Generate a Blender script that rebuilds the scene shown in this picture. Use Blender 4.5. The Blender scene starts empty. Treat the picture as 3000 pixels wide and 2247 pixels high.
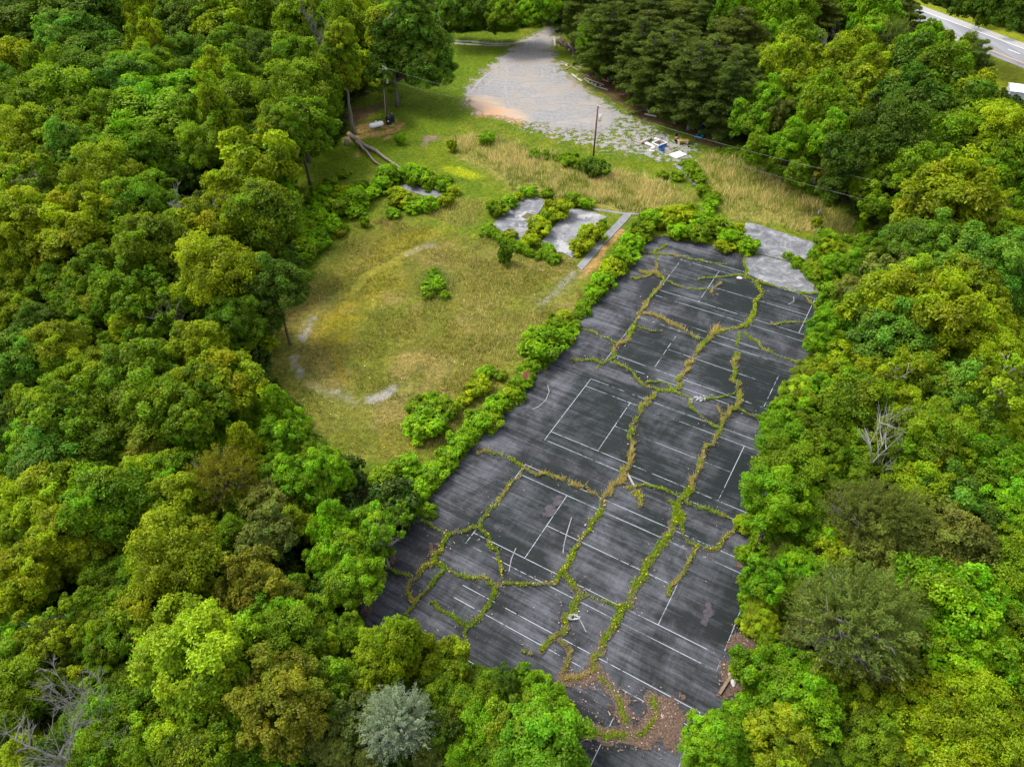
import bpy, math, random
import numpy as np
from mathutils import Matrix, Vector

# ------------------------------------------------------------------ camera, sky, sun, exposure
SC = bpy.context.scene
COL = SC.collection
F_PX, PITCH, ROLL, CAM_H = 2095.4, 0.744805, -0.01609, 55.251
cp, sp = math.cos(PITCH), math.sin(PITCH)
_r = np.array([1.0, 0, 0]); _f = np.array([0, cp, -sp]); _u = np.array([0, sp, cp])
_r2 = _r*math.cos(ROLL) + _u*math.sin(ROLL)
_u2 = -_r*math.sin(ROLL) + _u*math.cos(ROLL)
cam_data = bpy.data.cameras.new('camera')
cam_data.sensor_width = 36.0
cam_data.lens = F_PX/3000*36.0
cam_data.clip_start = 0.5
cam_data.clip_end = 3000
cam = bpy.data.objects.new('camera', cam_data)
COL.objects.link(cam)
M = Matrix(((_r2[0], _u2[0], -_f[0], 0), (_r2[1], _u2[1], -_f[1], 0), (_r2[2], _u2[2], -_f[2], CAM_H), (0, 0, 0, 1)))
cam.matrix_world = M
SC.camera = cam

SUN_EL, SUN_AZ = math.radians(58), math.radians(-60)      # high soft sun behind thin cloud, from the left and ahead
world = bpy.data.worlds.new('World'); SC.world = world; world.use_nodes = True
wn = world.node_tree
for n in list(wn.nodes): wn.nodes.remove(n)
wo = wn.nodes.new('ShaderNodeOutputWorld'); bg = wn.nodes.new('ShaderNodeBackground')
sky = wn.nodes.new('ShaderNodeTexSky'); sky.sky_type = 'NISHITA'; sky.sun_disc = False
sky.sun_elevation = SUN_EL; sky.sun_rotation = SUN_AZ; sky.air_density = 1.0; sky.dust_density = 3.0; sky.ozone_density = 1.0
hs = wn.nodes.new('ShaderNodeHueSaturation'); hs.inputs['Saturation'].default_value = 0.30
wn.links.new(sky.outputs[0], hs.inputs['Color']); wn.links.new(hs.outputs[0], bg.inputs[0]); wn.links.new(bg.outputs[0], wo.inputs[0])
bg.inputs[1].default_value = 0.15
sun_d = bpy.data.lights.new('sun', 'SUN'); sun_d.energy = 1.15; sun_d.angle = math.radians(16); sun_d.color = (1.0, 0.95, 0.84)
sun = bpy.data.objects.new('sun', sun_d); COL.objects.link(sun)
_sd = Vector((math.sin(SUN_AZ)*math.cos(SUN_EL), math.cos(SUN_AZ)*math.cos(SUN_EL), math.sin(SUN_EL)))
sun.rotation_euler = _sd.to_track_quat('Z', 'Y').to_euler()
sun.location = (0, 60, 90)
SC.view_settings.view_transform = 'Standard'; SC.view_settings.look = 'None'
SC.view_settings.gamma = 1; SC.view_settings.use_curve_mapping = False
SC.view_settings.exposure = 1.30
SC.render.engine = 'CYCLES'
try:
    SC.cycles.max_bounces = 5; SC.cycles.diffuse_bounces = 3; SC.cycles.transmission_bounces = 3
    SC.cycles.transparent_max_bounces = 8; SC.cycles.glossy_bounces = 1
except Exception: pass

# ------------------------------------------------------------------ picture point -> place on the ground (surveyed camera)
def G(px, py, z=0.0):
    X = (px-1500)/F_PX; Y = -(py-1123.5)/F_PX
    d = _f + X*_r2 + Y*_u2
    t = (z-CAM_H)/d[2]
    return float(d[0]*t), float(d[1]*t)
def GV(px, py, z=0.0):
    x, y = G(px, py, z); return Vector((x, y, z))
def dist(px, py, z=0.0):
    x, y = G(px, py, z); return math.sqrt(x*x+y*y+(CAM_H-z)**2)
def tile(ox, oy, s, pts):
    return [(ox+x/s, oy+y/s) for x, y in pts]
TX, TY, YAW = 23.8109, -41.3745, -0.547484
CR = (math.cos(YAW), -math.sin(YAW)); CF = (math.sin(YAW), math.cos(YAW))
def court2w(u, v):
    dx, dy = u-TX, -v-TY
    return dx*CR[0]+dy*CR[1], dx*CF[0]+dy*CF[1]
def w2court(X, Y):
    return X*CR[0]+Y*CF[0]+TX, X*CR[1]+Y*CF[1]+TY      # u, local y (= -v)

# ------------------------------------------------------------------ small tools
def vnoise(x, y, seed=0):
    rg = np.random.default_rng(seed); T = rg.random((256, 256))
    xi = np.floor(x).astype(int); yi = np.floor(y).astype(int); fx = x-xi; fy = y-yi
    fx = fx*fx*(3-2*fx); fy = fy*fy*(3-2*fy)
    a = T[xi & 255, yi & 255]; b = T[(xi+1) & 255, yi & 255]; c = T[xi & 255, (yi+1) & 255]; d = T[(xi+1) & 255, (yi+1) & 255]
    return (a*(1-fx)+b*fx)*(1-fy)+(c*(1-fx)+d*fx)*fy
def fbm(x, y, sc, seed=0, o=4):
    s = 0; a = 1; t = 0
    for i in range(o):
        s = s+a*vnoise(x*sc*2**i+17.3*i, y*sc*2**i+5.1*i, seed+i); t += a; a *= .55
    return s/t
def sdf(x, y, poly):                      # signed distance, negative inside
    P = np.array(poly, float); n = len(P)
    d = np.full(x.shape, 1e18); ins = np.zeros(x.shape, bool)
    for i in range(n):
        a = P[i]; b = P[(i+1) % n]; ex, ey = b-a
        wx = x-a[0]; wy = y-a[1]
        t = np.clip((wx*ex+wy*ey)/(ex*ex+ey*ey+1e-12), 0, 1)
        d = np.minimum(d, (wx-ex*t)**2+(wy-ey*t)**2)
        c = ((a[1] > y) != (b[1] > y))
        xc = a[0]+(y-a[1])*ex/(ey if abs(ey) > 1e-9 else 1e-9)
        ins ^= (c & (x < xc))
    d = np.sqrt(d)
    return np.where(ins, -d, d)
def ldist(x, y, line):
    P = np.array(line, float); d = np.full(x.shape, 1e18)
    for i in range(len(P)-1):
        a = P[i]; b = P[i+1]; ex, ey = b-a
        wx = x-a[0]; wy = y-a[1]
        t = np.clip((wx*ex+wy*ey)/(ex*ex+ey*ey+1e-12), 0, 1)
        d = np.minimum(d, (wx-ex*t)**2+(wy-ey*t)**2)
    return np.sqrt(d)
def ss(e0, e1, v):
    t = np.clip((v-e0)/(e1-e0), 0, 1); return t*t*(3-2*t)

def mesh_np(name, V, F, mats=(), smooth=False, attrs=None, mi=None):
    """V (n,3), F (m,k) with k 3 or 4"""
    V = np.asarray(V, np.float32); F = np.asarray(F, np.int32)
    me = bpy.data.meshes.new(name)
    me.vertices.add(len(V)); me.vertices.foreach_set('co', V.ravel())
    m, k = F.shape
    me.loops.add(m*k); me.loops.foreach_set('vertex_index', F.ravel())
    me.polygons.add(m); me.polygons.foreach_set('loop_start', np.arange(0, m*k, k, dtype=np.int32))
    if smooth: me.polygons.foreach_set('use_smooth', np.ones(m, bool))
    if mi is not None: me.polygons.foreach_set('material_index', np.asarray(mi, np.int32))
    for a, (typ, dat) in (attrs or {}).items():
        at = me.attributes.new(a, typ, 'POINT')
        at.data.foreach_set('color' if typ == 'FLOAT_COLOR' else 'value', np.asarray(dat, np.float32).ravel())
    for mt in mats: me.materials.append(mt)
    me.update(calc_edges=True)
    return me
def link(name, me, parent=None, loc=None, rz=0.0, scale=None):
    o = bpy.data.objects.new(name, me); COL.objects.link(o)
    if parent is not None: o.parent = parent
    if loc is not None: o.location = loc
    if rz: o.rotation_euler = (0, 0, rz)
    if scale is not None: o.scale = scale
    return o
def tag(o, label=None, cat=None, group=None, kind=None):
    if label: o['label'] = label
    if cat: o['category'] = cat
    if group: o['group'] = group
    if kind: o['kind'] = kind
    return o
def thing(name, label, cat, loc=(0, 0, 0), rz=0, group=None):
    o = bpy.data.objects.new(name, None); COL.objects.link(o); o.empty_display_size = .3
    o.location = loc; o.rotation_euler = (0, 0, rz)
    return tag(o, label, cat, group)

class MB:
    """collects simple shapes into one mesh"""
    def __init__(s): s.V = []; s.F = []
    def add(s, vs, fs):
        b = len(s.V); s.V += [tuple(v) for v in vs]; s.F += [tuple(i+b for i in f) for f in fs]; return s
    def box(s, c, size, rz=0, ry=0, rx=0, taper=1.0):
        R = Matrix.Rotation(rz, 3, 'Z') @ Matrix.Rotation(ry, 3, 'Y') @ Matrix.Rotation(rx, 3, 'X')
        vs = []
        for z in (-.5, .5):
            k = taper if z > 0 else 1.0
            for x, y in ((-.5, -.5), (.5, -.5), (.5, .5), (-.5, .5)):
                vs.append(Vector(c)+R @ Vector((x*size[0]*k, y*size[1]*k, z*size[2])))
        return s.add(vs, [(3, 2, 1, 0), (4, 5, 6, 7), (0, 1, 5, 4), (1, 2, 6, 5), (2, 3, 7, 6), (3, 0, 4, 7)])
    def tube(s, pts, rad, n=8, cap=True, jit=0.0, rng=None):
        pts = [Vector(p) for p in pts]
        if not hasattr(rad, '__len__'): rad = [rad]*len(pts)
        rings = []; ref = None
        for i, p in enumerate(pts):
            t = (pts[min(i+1, len(pts)-1)]-pts[max(i-1, 0)]).normalized()
            if ref is None:
                ref = Vector((0, 0, 1)) if abs(t.z) < .9 else Vector((1, 0, 0))
            a = t.cross(ref)
            if a.length < 1e-4: a = t.cross(Vector((0, 1, 0)))
            a.normalize(); b = t.cross(a).normalized(); ref = a.cross(t)
            ring = []
            for k in range(n):
                w = 2*math.pi*k/n; rr = rad[i]*(1+(rng.uniform(-jit, jit) if rng else 0))
                ring.append(p+a*math.cos(w)*rr+b*math.sin(w)*rr)
            rings.append(ring)
        vs = [v for r in rings for v in r]; fs = []
        for i in range(len(rings)-1):
            for k in range(n):
                fs.append((i*n+k, i*n+(k+1) % n, (i+1)*n+(k+1) % n, (i+1)*n+k))
        if cap:
            fs.append(tuple(range(n-1, -1, -1))); fs.append(tuple((len(rings)-1)*n+k for k in range(n)))
        return s.add(vs, fs)
    def lathe(s, c, prof, n=20, axis='Z', rz=0):
        vs = []; fs = []
        R = Matrix.Rotation(rz, 3, 'Z') @ (Matrix.Rotation(math.pi/2, 3, 'Y') if axis == 'X' else Matrix.Identity(3))
        for r, z in prof:
            for k in range(n):
                w = 2*math.pi*k/n
                vs.append(Vector(c)+R @ Vector((r*math.cos(w), r*math.sin(w), z)))
        m = len(prof)
        for i in range(m-1):
            for k in range(n):
                fs.append((i*n+k, i*n+(k+1) % n, (i+1)*n+(k+1) % n, (i+1)*n+k))
        fs.append(tuple(range(n-1, -1, -1))); fs.append(tuple((m-1)*n+k for k in range(n)))
        return s.add(vs, fs)
    def prism(s, poly, z0, z1):
        n = len(poly)
        A = sum(poly[i][0]*poly[(i+1) % n][1]-poly[(i+1) % n][0]*poly[i][1] for i in range(n))
        if A < 0: poly = poly[::-1]
        vs = [(x, y, z0) for x, y in poly]+[(x, y, z1) for x, y in poly]
        fs = [tuple(range(n-1, -1, -1)), tuple(range(n, 2*n))]+[(i, (i+1) % n, n+(i+1) % n, n+i) for i in range(n)]
        return s.add(vs, fs)
    def build(s, name, mat, parent=None, smooth=False, bevel=0, loc=None, rz=0):
        me = bpy.data.meshes.new(name); me.from_pydata([tuple(v) for v in s.V], [], s.F); me.materials.append(mat)
        if smooth:
            me.polygons.foreach_set('use_smooth', [len(f) <= 4 for f in s.F])
        me.update()
        o = link(name, me, parent, loc, rz)
        if bevel:
            b = o.modifiers.new('bevel', 'BEVEL'); b.width = bevel; b.segments = 2; b.limit_method = 'ANGLE'
        return o

# ------------------------------------------------------------------ materials
def new_mat(name):
    m = bpy.data.materials.new(name); m.use_nodes = True
    nt = m.node_tree
    for n in list(nt.nodes): nt.nodes.remove(n)
    return m, nt, nt.nodes.new('ShaderNodeOutputMaterial')
def nd(nt, t, **kw):
    n = nt.nodes.new(t)
    for k, v in kw.items():
        if k.startswith('i_'):
            key = k[2:]; n.inputs[int(key) if key.isdigit() else key].default_value = v
        else: setattr(n, k, v)
    return n
def noise(nt, vec, scale, detail=4, rough=.55, dist=0.0):
    n = nd(nt, 'ShaderNodeTexNoise'); n.inputs['Scale'].default_value = scale; n.inputs['Detail'].default_value = detail
    n.inputs['Roughness'].default_value = rough; n.inputs['Distortion'].default_value = dist
    if vec is not None: nt.links.new(vec, n.inputs['Vector'])
    return n.outputs['Fac']
def ramp(nt, fac, stops):
    r = nd(nt, 'ShaderNodeValToRGB'); e = r.color_ramp.elements
    e[0].position = stops[0][0]; e[0].color = (*stops[0][1], 1) if hasattr(stops[0][1], '__len__') else (stops[0][1],)*3+(1,)
    e[1].position = stops[-1][0]; e[1].color = (*stops[-1][1], 1) if hasattr(stops[-1][1], '__len__') else (stops[-1][1],)*3+(1,)
    for p, c in stops[1:-1]:
        x = e.new(p); x.color = (*c, 1) if hasattr(c, '__len__') else (c, c, c, 1)
    nt.links.new(fac, r.inputs[0]); return r.outputs[0]
def mix(nt, fac, a, b, mode='MIX'):
    m = nd(nt, 'ShaderNodeMix', data_type='RGBA', blend_type=mode)
    for s, v in ((m.inputs[0], fac), (m.inputs[6], a), (m.inputs[7], b)):
        if isinstance(v, (int, float)): s.default_value = v
        elif isinstance(v, tuple): s.default_value = (*v, 1) if len(v) == 3 else v
        else: nt.links.new(v, s)
    return m.outputs[2]
def math_(nt, op, a, b=0.0, clamp=False):
    m = nd(nt, 'ShaderNodeMath', operation=op, use_clamp=clamp)
    for s, v in ((m.inputs[0], a), (m.inputs[1], b)):
        if isinstance(v, (int, float)): s.default_value = v
        else: nt.links.new(v, s)
    return m.outputs[0]
def objvec(nt, scale=(1, 1, 1), rot=(0, 0, 0), src='Object'):
    tc = nd(nt, 'ShaderNodeTexCoord'); mp = nd(nt, 'ShaderNodeMapping')
    mp.inputs['Scale'].default_value = scale; mp.inputs['Rotation'].default_value = rot
    nt.links.new(tc.outputs[src], mp.inputs[0]); return mp.outputs[0]
def finish(nt, out, col, rough=.8, bump=None, bstr=.3, bdist=.05, spec=.3):
    p = nd(nt, 'ShaderNodeBsdfPrincipled')
    if isinstance(col, tuple): p.inputs['Base Color'].default_value = (*col, 1)
    else: nt.links.new(col, p.inputs['Base Color'])
    if isinstance(rough, float): p.inputs['Roughness'].default_value = rough
    else: nt.links.new(rough, p.inputs['Roughness'])
    p.inputs['Specular IOR Level'].default_value = spec
    if bump is not None:
        b = nd(nt, 'ShaderNodeBump'); b.inputs['Strength'].default_value = bstr; b.inputs['Distance'].default_value = bdist
        nt.links.new(bump, b.inputs['Height']); nt.links.new(b.outputs[0], p.inputs['Normal'])
    nt.links.new(p.outputs[0], out.inputs[0]); return p
def mat_simple(name, c, rough=.7, var=.25, scale=6.0, spec=.3, metal=0.0, c2=None, bstr=.2):
    m, nt, out = new_mat(name); v = objvec(nt)
    n = noise(nt, v, scale, 5)
    a = tuple(x*(1-var) for x in c); b = c2 or tuple(min(1, x*(1+var)) for x in c)
    col = ramp(nt, n, [(.3, a), (.7, b)])
    p = finish(nt, out, col, rough, noise(nt, v, scale*3, 3), bstr, .02, spec); p.inputs['Metallic'].default_value = metal
    return m

def mat_leaf():
    m, nt, out = new_mat('leaf')
    oi = nd(nt, 'ShaderNodeObjectInfo')
    at = nd(nt, 'ShaderNodeAttribute'); at.attribute_name = 'tint'
    at2 = nd(nt, 'ShaderNodeAttribute'); at2.attribute_name = 'age'
    h = nd(nt, 'ShaderNodeHueSaturation')
    ic = nd(nt, 'ShaderNodeAttribute', attribute_type='INSTANCER'); ic.attribute_name = 'icol'
    im = nd(nt, 'ShaderNodeAttribute', attribute_type='INSTANCER'); im.attribute_name = 'ison'
    nt.links.new(mix(nt, im.outputs['Fac'], oi.outputs['Color'], ic.outputs['Color']), h.inputs['Color'])
    # hue and brightness of each leaf and each spray differ
    hue = math_(nt, 'ADD', math_(nt, 'MULTIPLY', at2.outputs['Fac'], -.016), .505)
    nt.links.new(hue, h.inputs['Hue'])
    nt.links.new(math_(nt, 'ADD', math_(nt, 'MULTIPLY', at.outputs['Fac'], 1.15), .42), h.inputs['Value'])
    col = h.outputs[0]
    d = nd(nt, 'ShaderNodeBsdfDiffuse'); t = nd(nt, 'ShaderNodeBsdfTranslucent'); g = nd(nt, 'ShaderNodeBsdfGlossy')
    g.inputs['Roughness'].default_value = .45; g.inputs['Color'].default_value = (.8, .85, .5, 1)
    nt.links.new(col, d.inputs[0])
    tc = mix(nt, 1.0, col, (1.15, 1.15, .55), 'MULTIPLY'); nt.links.new(tc, t.inputs[0])
    s1 = nd(nt, 'ShaderNodeMixShader'); s1.inputs[0].default_value = .45
    nt.links.new(d.outputs[0], s1.inputs[1]); nt.links.new(t.outputs[0], s1.inputs[2])
    s2 = nd(nt, 'ShaderNodeMixShader'); s2.inputs[0].default_value = .02
    nt.links.new(s1.outputs[0], s2.inputs[1]); nt.links.new(g.outputs[0], s2.inputs[2])
    nt.links.new(s2.outputs[0], out.inputs[0]); return m
LEAF = mat_leaf()
def mat_blade():
    m, nt, out = new_mat('grass_blade')
    at = nd(nt, 'ShaderNodeAttribute'); at.attribute_name = 'bcol'
    d = nd(nt, 'ShaderNodeBsdfDiffuse'); t = nd(nt, 'ShaderNodeBsdfTranslucent')
    nt.links.new(at.outputs['Color'], d.inputs[0]); nt.links.new(at.outputs['Color'], t.inputs[0])
    s1 = nd(nt, 'ShaderNodeMixShader'); s1.inputs[0].default_value = .35
    nt.links.new(d.outputs[0], s1.inputs[1]); nt.links.new(t.outputs[0], s1.inputs[2]); nt.links.new(s1.outputs[0], out.inputs[0]); return m
BLADE = mat_blade()
def mat_bark(name, a, b):
    m, nt, out = new_mat(name); v = objvec(nt, (6, 6, 1.2))
    n = noise(nt, v, 1.5, 6, .65)
    finish(nt, out, ramp(nt, n, [(.3, a), (.7, b)]), .9, n, .6, .05); return m
BARK = mat_bark('bark', (.035, .028, .022), (.12, .105, .09))
PALE = mat_bark('pale_bark', (.20, .19, .17), (.42, .40, .37))
GREYBARK = mat_bark('grey_bark', (.09, .08, .075), (.24, .22, .21))

def mat_ground():
    m, nt, out = new_mat('ground')
    at = nd(nt, 'ShaderNodeAttribute'); at.attribute_name = 'gcol'
    v = objvec(nt)
    n1 = noise(nt, v, 1.6, 6, .7); n2 = noise(nt, v, .35, 4); n3 = noise(nt, objvec(nt, (9, 3, 1)), 1.0, 3, .7)
    c = mix(nt, 1.0, at.outputs['Color'], ramp(nt, n1, [(.28, .45), (.5, .95), (.72, 1.5)]), 'MULTIPLY')
    c = mix(nt, 1.0, c, ramp(nt, n2, [(.3, (.78, .82, .8)), (.7, (1.25, 1.15, 1.1))]), 'MULTIPLY')
    c = mix(nt, .7, c, ramp(nt, n3, [(.3, .6), (.7, 1.4)]), 'MULTIPLY')
    h = math_(nt, 'ADD', n1, math_(nt, 'MULTIPLY', n3, .5))
    finish(nt, out, c, .95, h, .7, .25, .1); return m
def mat_fade(name, stops, scale, fade_amp, detail=6, bstr=.3, extra=None, coord=(1, 1, 1), fs=.5):
    """soft ragged edged sheet: attribute sd = metres inside the outline"""
    m, nt, out = new_mat(name); v = objvec(nt, coord)
    n = noise(nt, v, scale, detail, .65)
    col = ramp(nt, n, stops)
    if extra: col = extra(nt, v, col)
    p = finish(nt, out, col, .92, noise(nt, v, scale*4, 4, .7), bstr, .05, .15)
    at = nd(nt, 'ShaderNodeAttribute'); at.attribute_name = 'sd'
    nn = noise(nt, objvec(nt), fs, 7, .72)
    val = math_(nt, 'ADD', at.outputs['Fac'], math_(nt, 'MULTIPLY', math_(nt, 'SUBTRACT', nn, .5), fade_amp))
    msk = math_(nt, 'MULTIPLY', val, 16.0, True)
    tr = nd(nt, 'ShaderNodeBsdfTransparent'); mx = nd(nt, 'ShaderNodeMixShader')
    nt.links.new(msk, mx.inputs[0]); nt.links.new(tr.outputs[0], mx.inputs[1]); nt.links.new(p.outputs[0], mx.inputs[2])
    nt.links.new(mx.outputs[0], out.inputs[0]); return m
def mat_court():
    m, nt, out = new_mat('weathered_court_coating')
    v = objvec(nt)
    st = noise(nt, objvec(nt, (.07, 1.7, 1)), 1.0, 6, .72, .3)      # long streaks along the courts
    st2 = noise(nt, objvec(nt, (.25, 5.0, 1)), 1.0, 4, .7)
    cross = noise(nt, objvec(nt, (3.2, .16, 1)), 1.0, 4, .7)
    blot = noise(nt, v, .16, 6, .62, .6); sml = noise(nt, v, 1.1, 6, .7, .5); fine = noise(nt, v, 14, 3, .8)
    at = nd(nt, 'ShaderNodeAttribute'); at.attribute_name = 'green'
    dark = mix(nt, at.outputs['Fac'], (.0150, .0165, .0185), (.0075, .0115, .0115))
    pale = mix(nt, at.outputs['Fac'], (.098, .100, .116), (.072, .076, .088))
    f = math_(nt, 'ADD', math_(nt, 'MULTIPLY', st, .52), math_(nt, 'MULTIPLY', blot, .80))
    f = math_(nt, 'ADD', f, math_(nt, 'MULTIPLY', sml, .22))
    f = math_(nt, 'ADD', f, math_(nt, 'MULTIPLY', st2, .30))
    f = math_(nt, 'ADD', f, math_(nt, 'MULTIPLY', cross, .14))
    f = math_(nt, 'SUBTRACT', f, math_(nt, 'MULTIPLY', at.outputs['Fac'], .055))
    k = ramp(nt, math_(nt, 'MULTIPLY', f, .5), [(.0, 0.0), (.445, 0.0), (.49, .32), (.565, 1.0)])
    c = mix(nt, k, dark, pale)
    # bleached white-lilac scuffs
    sc = ramp(nt, math_(nt, 'ADD', math_(nt, 'MULTIPLY', noise(nt, objvec(nt, (.35, 1.6, 1)), .8, 7, .75, 1.2), .6), math_(nt, 'MULTIPLY', noise(nt, v, .11, 3), .4)), [(.56, 0.0), (.74, 1.0)])
    c = mix(nt, math_(nt, 'MULTIPLY', sc, .5), c, (.125, .128, .150))
    # damp black spots
    wet = ramp(nt, noise(nt, objvec(nt, (.5, 1.0, 1)), .23, 6, .7), [(.24, 1.0), (.36, 0.0)])
    c = mix(nt, math_(nt, 'MULTIPLY', wet, .45), c, (.008, .009, .010))
    c = mix(nt, 1.0, c, ramp(nt, fine, [(.3, .65), (.7, 1.4)]), 'MULTIPLY')
    finish(nt, out, c, .8, math_(nt, 'ADD', sml, math_(nt, 'MULTIPLY', fine, .3)), .25, .03, .25); return m
def mat_paint():
    m, nt, out = new_mat('worn_line_paint')
    v = objvec(nt, src='Object')
    w = noise(nt, v, 3.5, 6, .75); w2 = noise(nt, v, .25, 3)
    oi = nd(nt, 'ShaderNodeObjectInfo')
    thr = math_(nt, 'ADD', math_(nt, 'ADD', math_(nt, 'MULTIPLY', w, .5), math_(nt, 'MULTIPLY', w2, .5)), math_(nt, 'MULTIPLY', oi.outputs['Random'], .10))
    k = ramp(nt, thr, [(.41, 0.0), (.56, 1.0)])
    gone = ramp(nt, math_(nt, 'ADD', math_(nt, 'MULTIPLY', noise(nt, v, 1.1, 7, .8), .6), math_(nt, 'MULTIPLY', noise(nt, v, .13, 2), .4)), [(.445, 0.0), (.475, 1.0)])
    c = mix(nt, k, (.09, .095, .105), (.33, .37, .41))
    p = finish(nt, out, c, .7, None)
    tr = nd(nt, 'ShaderNodeBsdfTransparent'); mx = nd(nt, 'ShaderNodeMixShader'); nt.links.new(gone, mx.inputs[0]); nt.links.new(tr.outputs[0], mx.inputs[1]); nt.links.new(p.outputs[0], mx.inputs[2]); nt.links.new(mx.outputs[0], out.inputs[0]); return m
def mat_concrete(name, dark, mid, lite, sc=.45, spot=True):
    m, nt, out = new_mat(name); v = objvec(nt)
    a = noise(nt, v, sc, 8, .68, .8); b = noise(nt, v, 5, 5, .7); d = noise(nt, v, 1.6, 6, .75, 1.5)
    c = ramp(nt, a, [(.33, dark), (.5, mid), (.64, lite)])
    c = mix(nt, .8, c, ramp(nt, b, [(.3, .7), (.7, 1.25)]), 'MULTIPLY')
    if spot: c = mix(nt, ramp(nt, d, [(.34, 1.0), (.40, 0.0)]), c, (.06, .055, .045))
    finish(nt, out, c, .85, b, .3, .03); return m

# ------------------------------------------------------------------ outlines measured on the photograph (3000 px wide)
T2 = lambda p: [G(*q) for q in tile(900, 0, 2.209, p)]
T3 = lambda p: [G(*q) for q in tile(2000, 0, 2.209, p)]
T4 = lambda p: [G(*q) for q in tile(700, 600, 2.209, p)]
T5 = lambda p: [G(*q) for q in tile(1600, 600, 2.209, p)]
T6 = lambda p: [G(*q) for q in tile(1000, 1250, 2.209, p)]
T7 = lambda p: [G(*q) for q in tile(1500, 1450, 2.209, p)]
Tb = lambda p: [G(*q) for q in tile(1350, 500, 4.424, p)]
Tc = lambda p: [G(*q) for q in tile(2050, 600, 5.5225, p)]
Td = lambda p: [G(*q) for q in tile(1800, 300, 5.5225, p)]
Te = lambda p: [G(*q) for q in tile(2000, 480, 8.286, p)]
Tl = lambda p: [G(*q) for q in tile(1600, 90, 8.286, p)]
Tj = lambda p: [G(*q) for q in tile(1860, 380, 10.055, p)]
PX = lambda p: [G(*q) for q in p]

CLEAR = PX([(860, 600), (1000, 480), (1010, 380), (990, 330), (1100, 270), (1230, 240), (1300, 170), (1310, 95), (1480, 95), (1620, 60), (1720, 120), (1760, 250), (1850, 300), (1950, 330), (2080, 370), (2200, 440),
            (2330, 530), (2480, 600), (2560, 690), (2500, 760), (2420, 830), (2430, 960), (2300, 1100), (2260, 1300), (2220, 1500), (2220, 1700), (2160, 1950), (2100, 2120), (2050, 2260), (1650, 2260),
            (1620, 2050), (1480, 1960), (1300, 1900), (1150, 1860), (1060, 1790), (1090, 1650), (1210, 1510), (1160, 1420), (1000, 1380), (900, 1270), (800, 1130), (770, 1000), (830, 880), (870, 780), (850, 700)])
COURT_UV = [(-6.2, -46.5), (-5.0, -48.2), (2.0, -49.6), (8, -49.2), (30, -48.5), (30, 27.5), (9, 27.0), (-2, 24.5), (-5.0, 20.5), (-6.2, 12.0), (-6.6, -20)]
COURT = [court2w(u, v) for u, v in COURT_UV]
MEADOW = T4([(800, 100), (950, 90), (1100, 100), (1230, 150), (1330, 180), (1500, 210), (1700, 260), (1900, 300), (2150, 360), (2209, 400), (2209, 620), (2100, 720), (1900, 900), (1850, 1000), (1750, 1150), (1600, 1350), (1450, 1480), (1300, 1600), (1100, 1650), (700, 1600), (450, 1450), (250, 1200), (150, 1050), (250, 750), (350, 650), (480, 500), (650, 300), (720, 180)])
LOOP = T4([(2180, 440), (2000, 610), (1930, 670), (1780, 870)]); LOOP2 = T4([(1230, 255), (1080, 320), (940, 400), (820, 460), (740, 570), (640, 590), (480, 700), (430, 800), (370, 870), (355, 1000), (390, 1090), (470, 1160), (560, 1210), (690, 1250), (800, 1260), (900, 1250), (980, 1210), (1080, 1200)])
MOSS = T4([(1230, 170), (1150, 200), (1080, 280), (980, 360), (900, 420), (850, 500), (790, 590), (700, 650), (600, 720), (530, 830)])
MOSSLINE = T4([(560, 880), (620, 980), (660, 1080), (700, 1160)])
TALL = [T2([(930, 900), (1100, 870), (1250, 900), (1450, 960), (1650, 1020), (1800, 1060), (1950, 1110), (2209, 1120), (2209, 1370), (1900, 1350), (1650, 1260), (1500, 1230), (1350, 1230), (1250, 1130), (1050, 1060), (960, 1000)]),
        T2([(1200, 1100), (2209, 1130), (2209, 1380), (1850, 1340), (1300, 1180)]),
        PX([(1650, 520), (1850, 510), (2010, 560), (2060, 620), (1960, 640), (1800, 615), (1700, 600)]),
        PX([(2030, 480), (2100, 440), (2250, 510), (2400, 590), (2520, 650), (2560, 700), (2440, 680), (2300, 665), (2200, 655), (2130, 640), (2060, 560)])]
MIDTALL = [T2([(700, 1350), (1000, 1280), (1150, 1300), (1130, 1440), (950, 1480), (780, 1430)]), T4([(1400, 350), (1600, 330), (1850, 400), (1800, 620), (1500, 700), (1350, 560)]), T4([(1500, 700), (2000, 700), (1800, 1000), (1400, 1200)])]
SHRUBPATCH = [T4([(1150, 450), (1300, 400), (1420, 470), (1380, 600), (1250, 620), (1150, 550)])]
BRIGHT = T2([(880, 1070), (980, 1080), (1080, 1110), (1160, 1150), (1080, 1165), (980, 1140), (900, 1110)])
CLAY = [Tb([(2110, 740), (2105, 800), (1900, 1000), (1780, 1200), (1650, 1370), (1560, 1400), (1560, 1310), (1640, 1240), (1850, 1000), (2000, 800)]),
        T2([(240, 890), (420, 860), (560, 830), (590, 850), (430, 890), (270, 910)]), T2([(400, 790), (560, 770), (590, 800), (520, 825), (330, 860), (300, 830)]),
        T2([(1060, 640), (1150, 640), (1300, 710), (1400, 760), (1390, 815), (1340, 800), (1250, 770), (1090, 760)]),
        T2([(1280, 1000), (1360, 995), (1370, 1020), (1290, 1030)]), T2([(1420, 1110), (1470, 1100), (1480, 1130), (1430, 1140)]), T2([(1450, 1050), (1520, 1045), (1510, 1065), (1460, 1068)]),
        T2([(490, 890), (540, 880), (540, 900), (500, 910)]), T2([(310, 990), (345, 990), (340, 1015), (310, 1015)]), T2([(590, 800), (640, 800), (600, 840), (570, 840)])]
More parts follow.
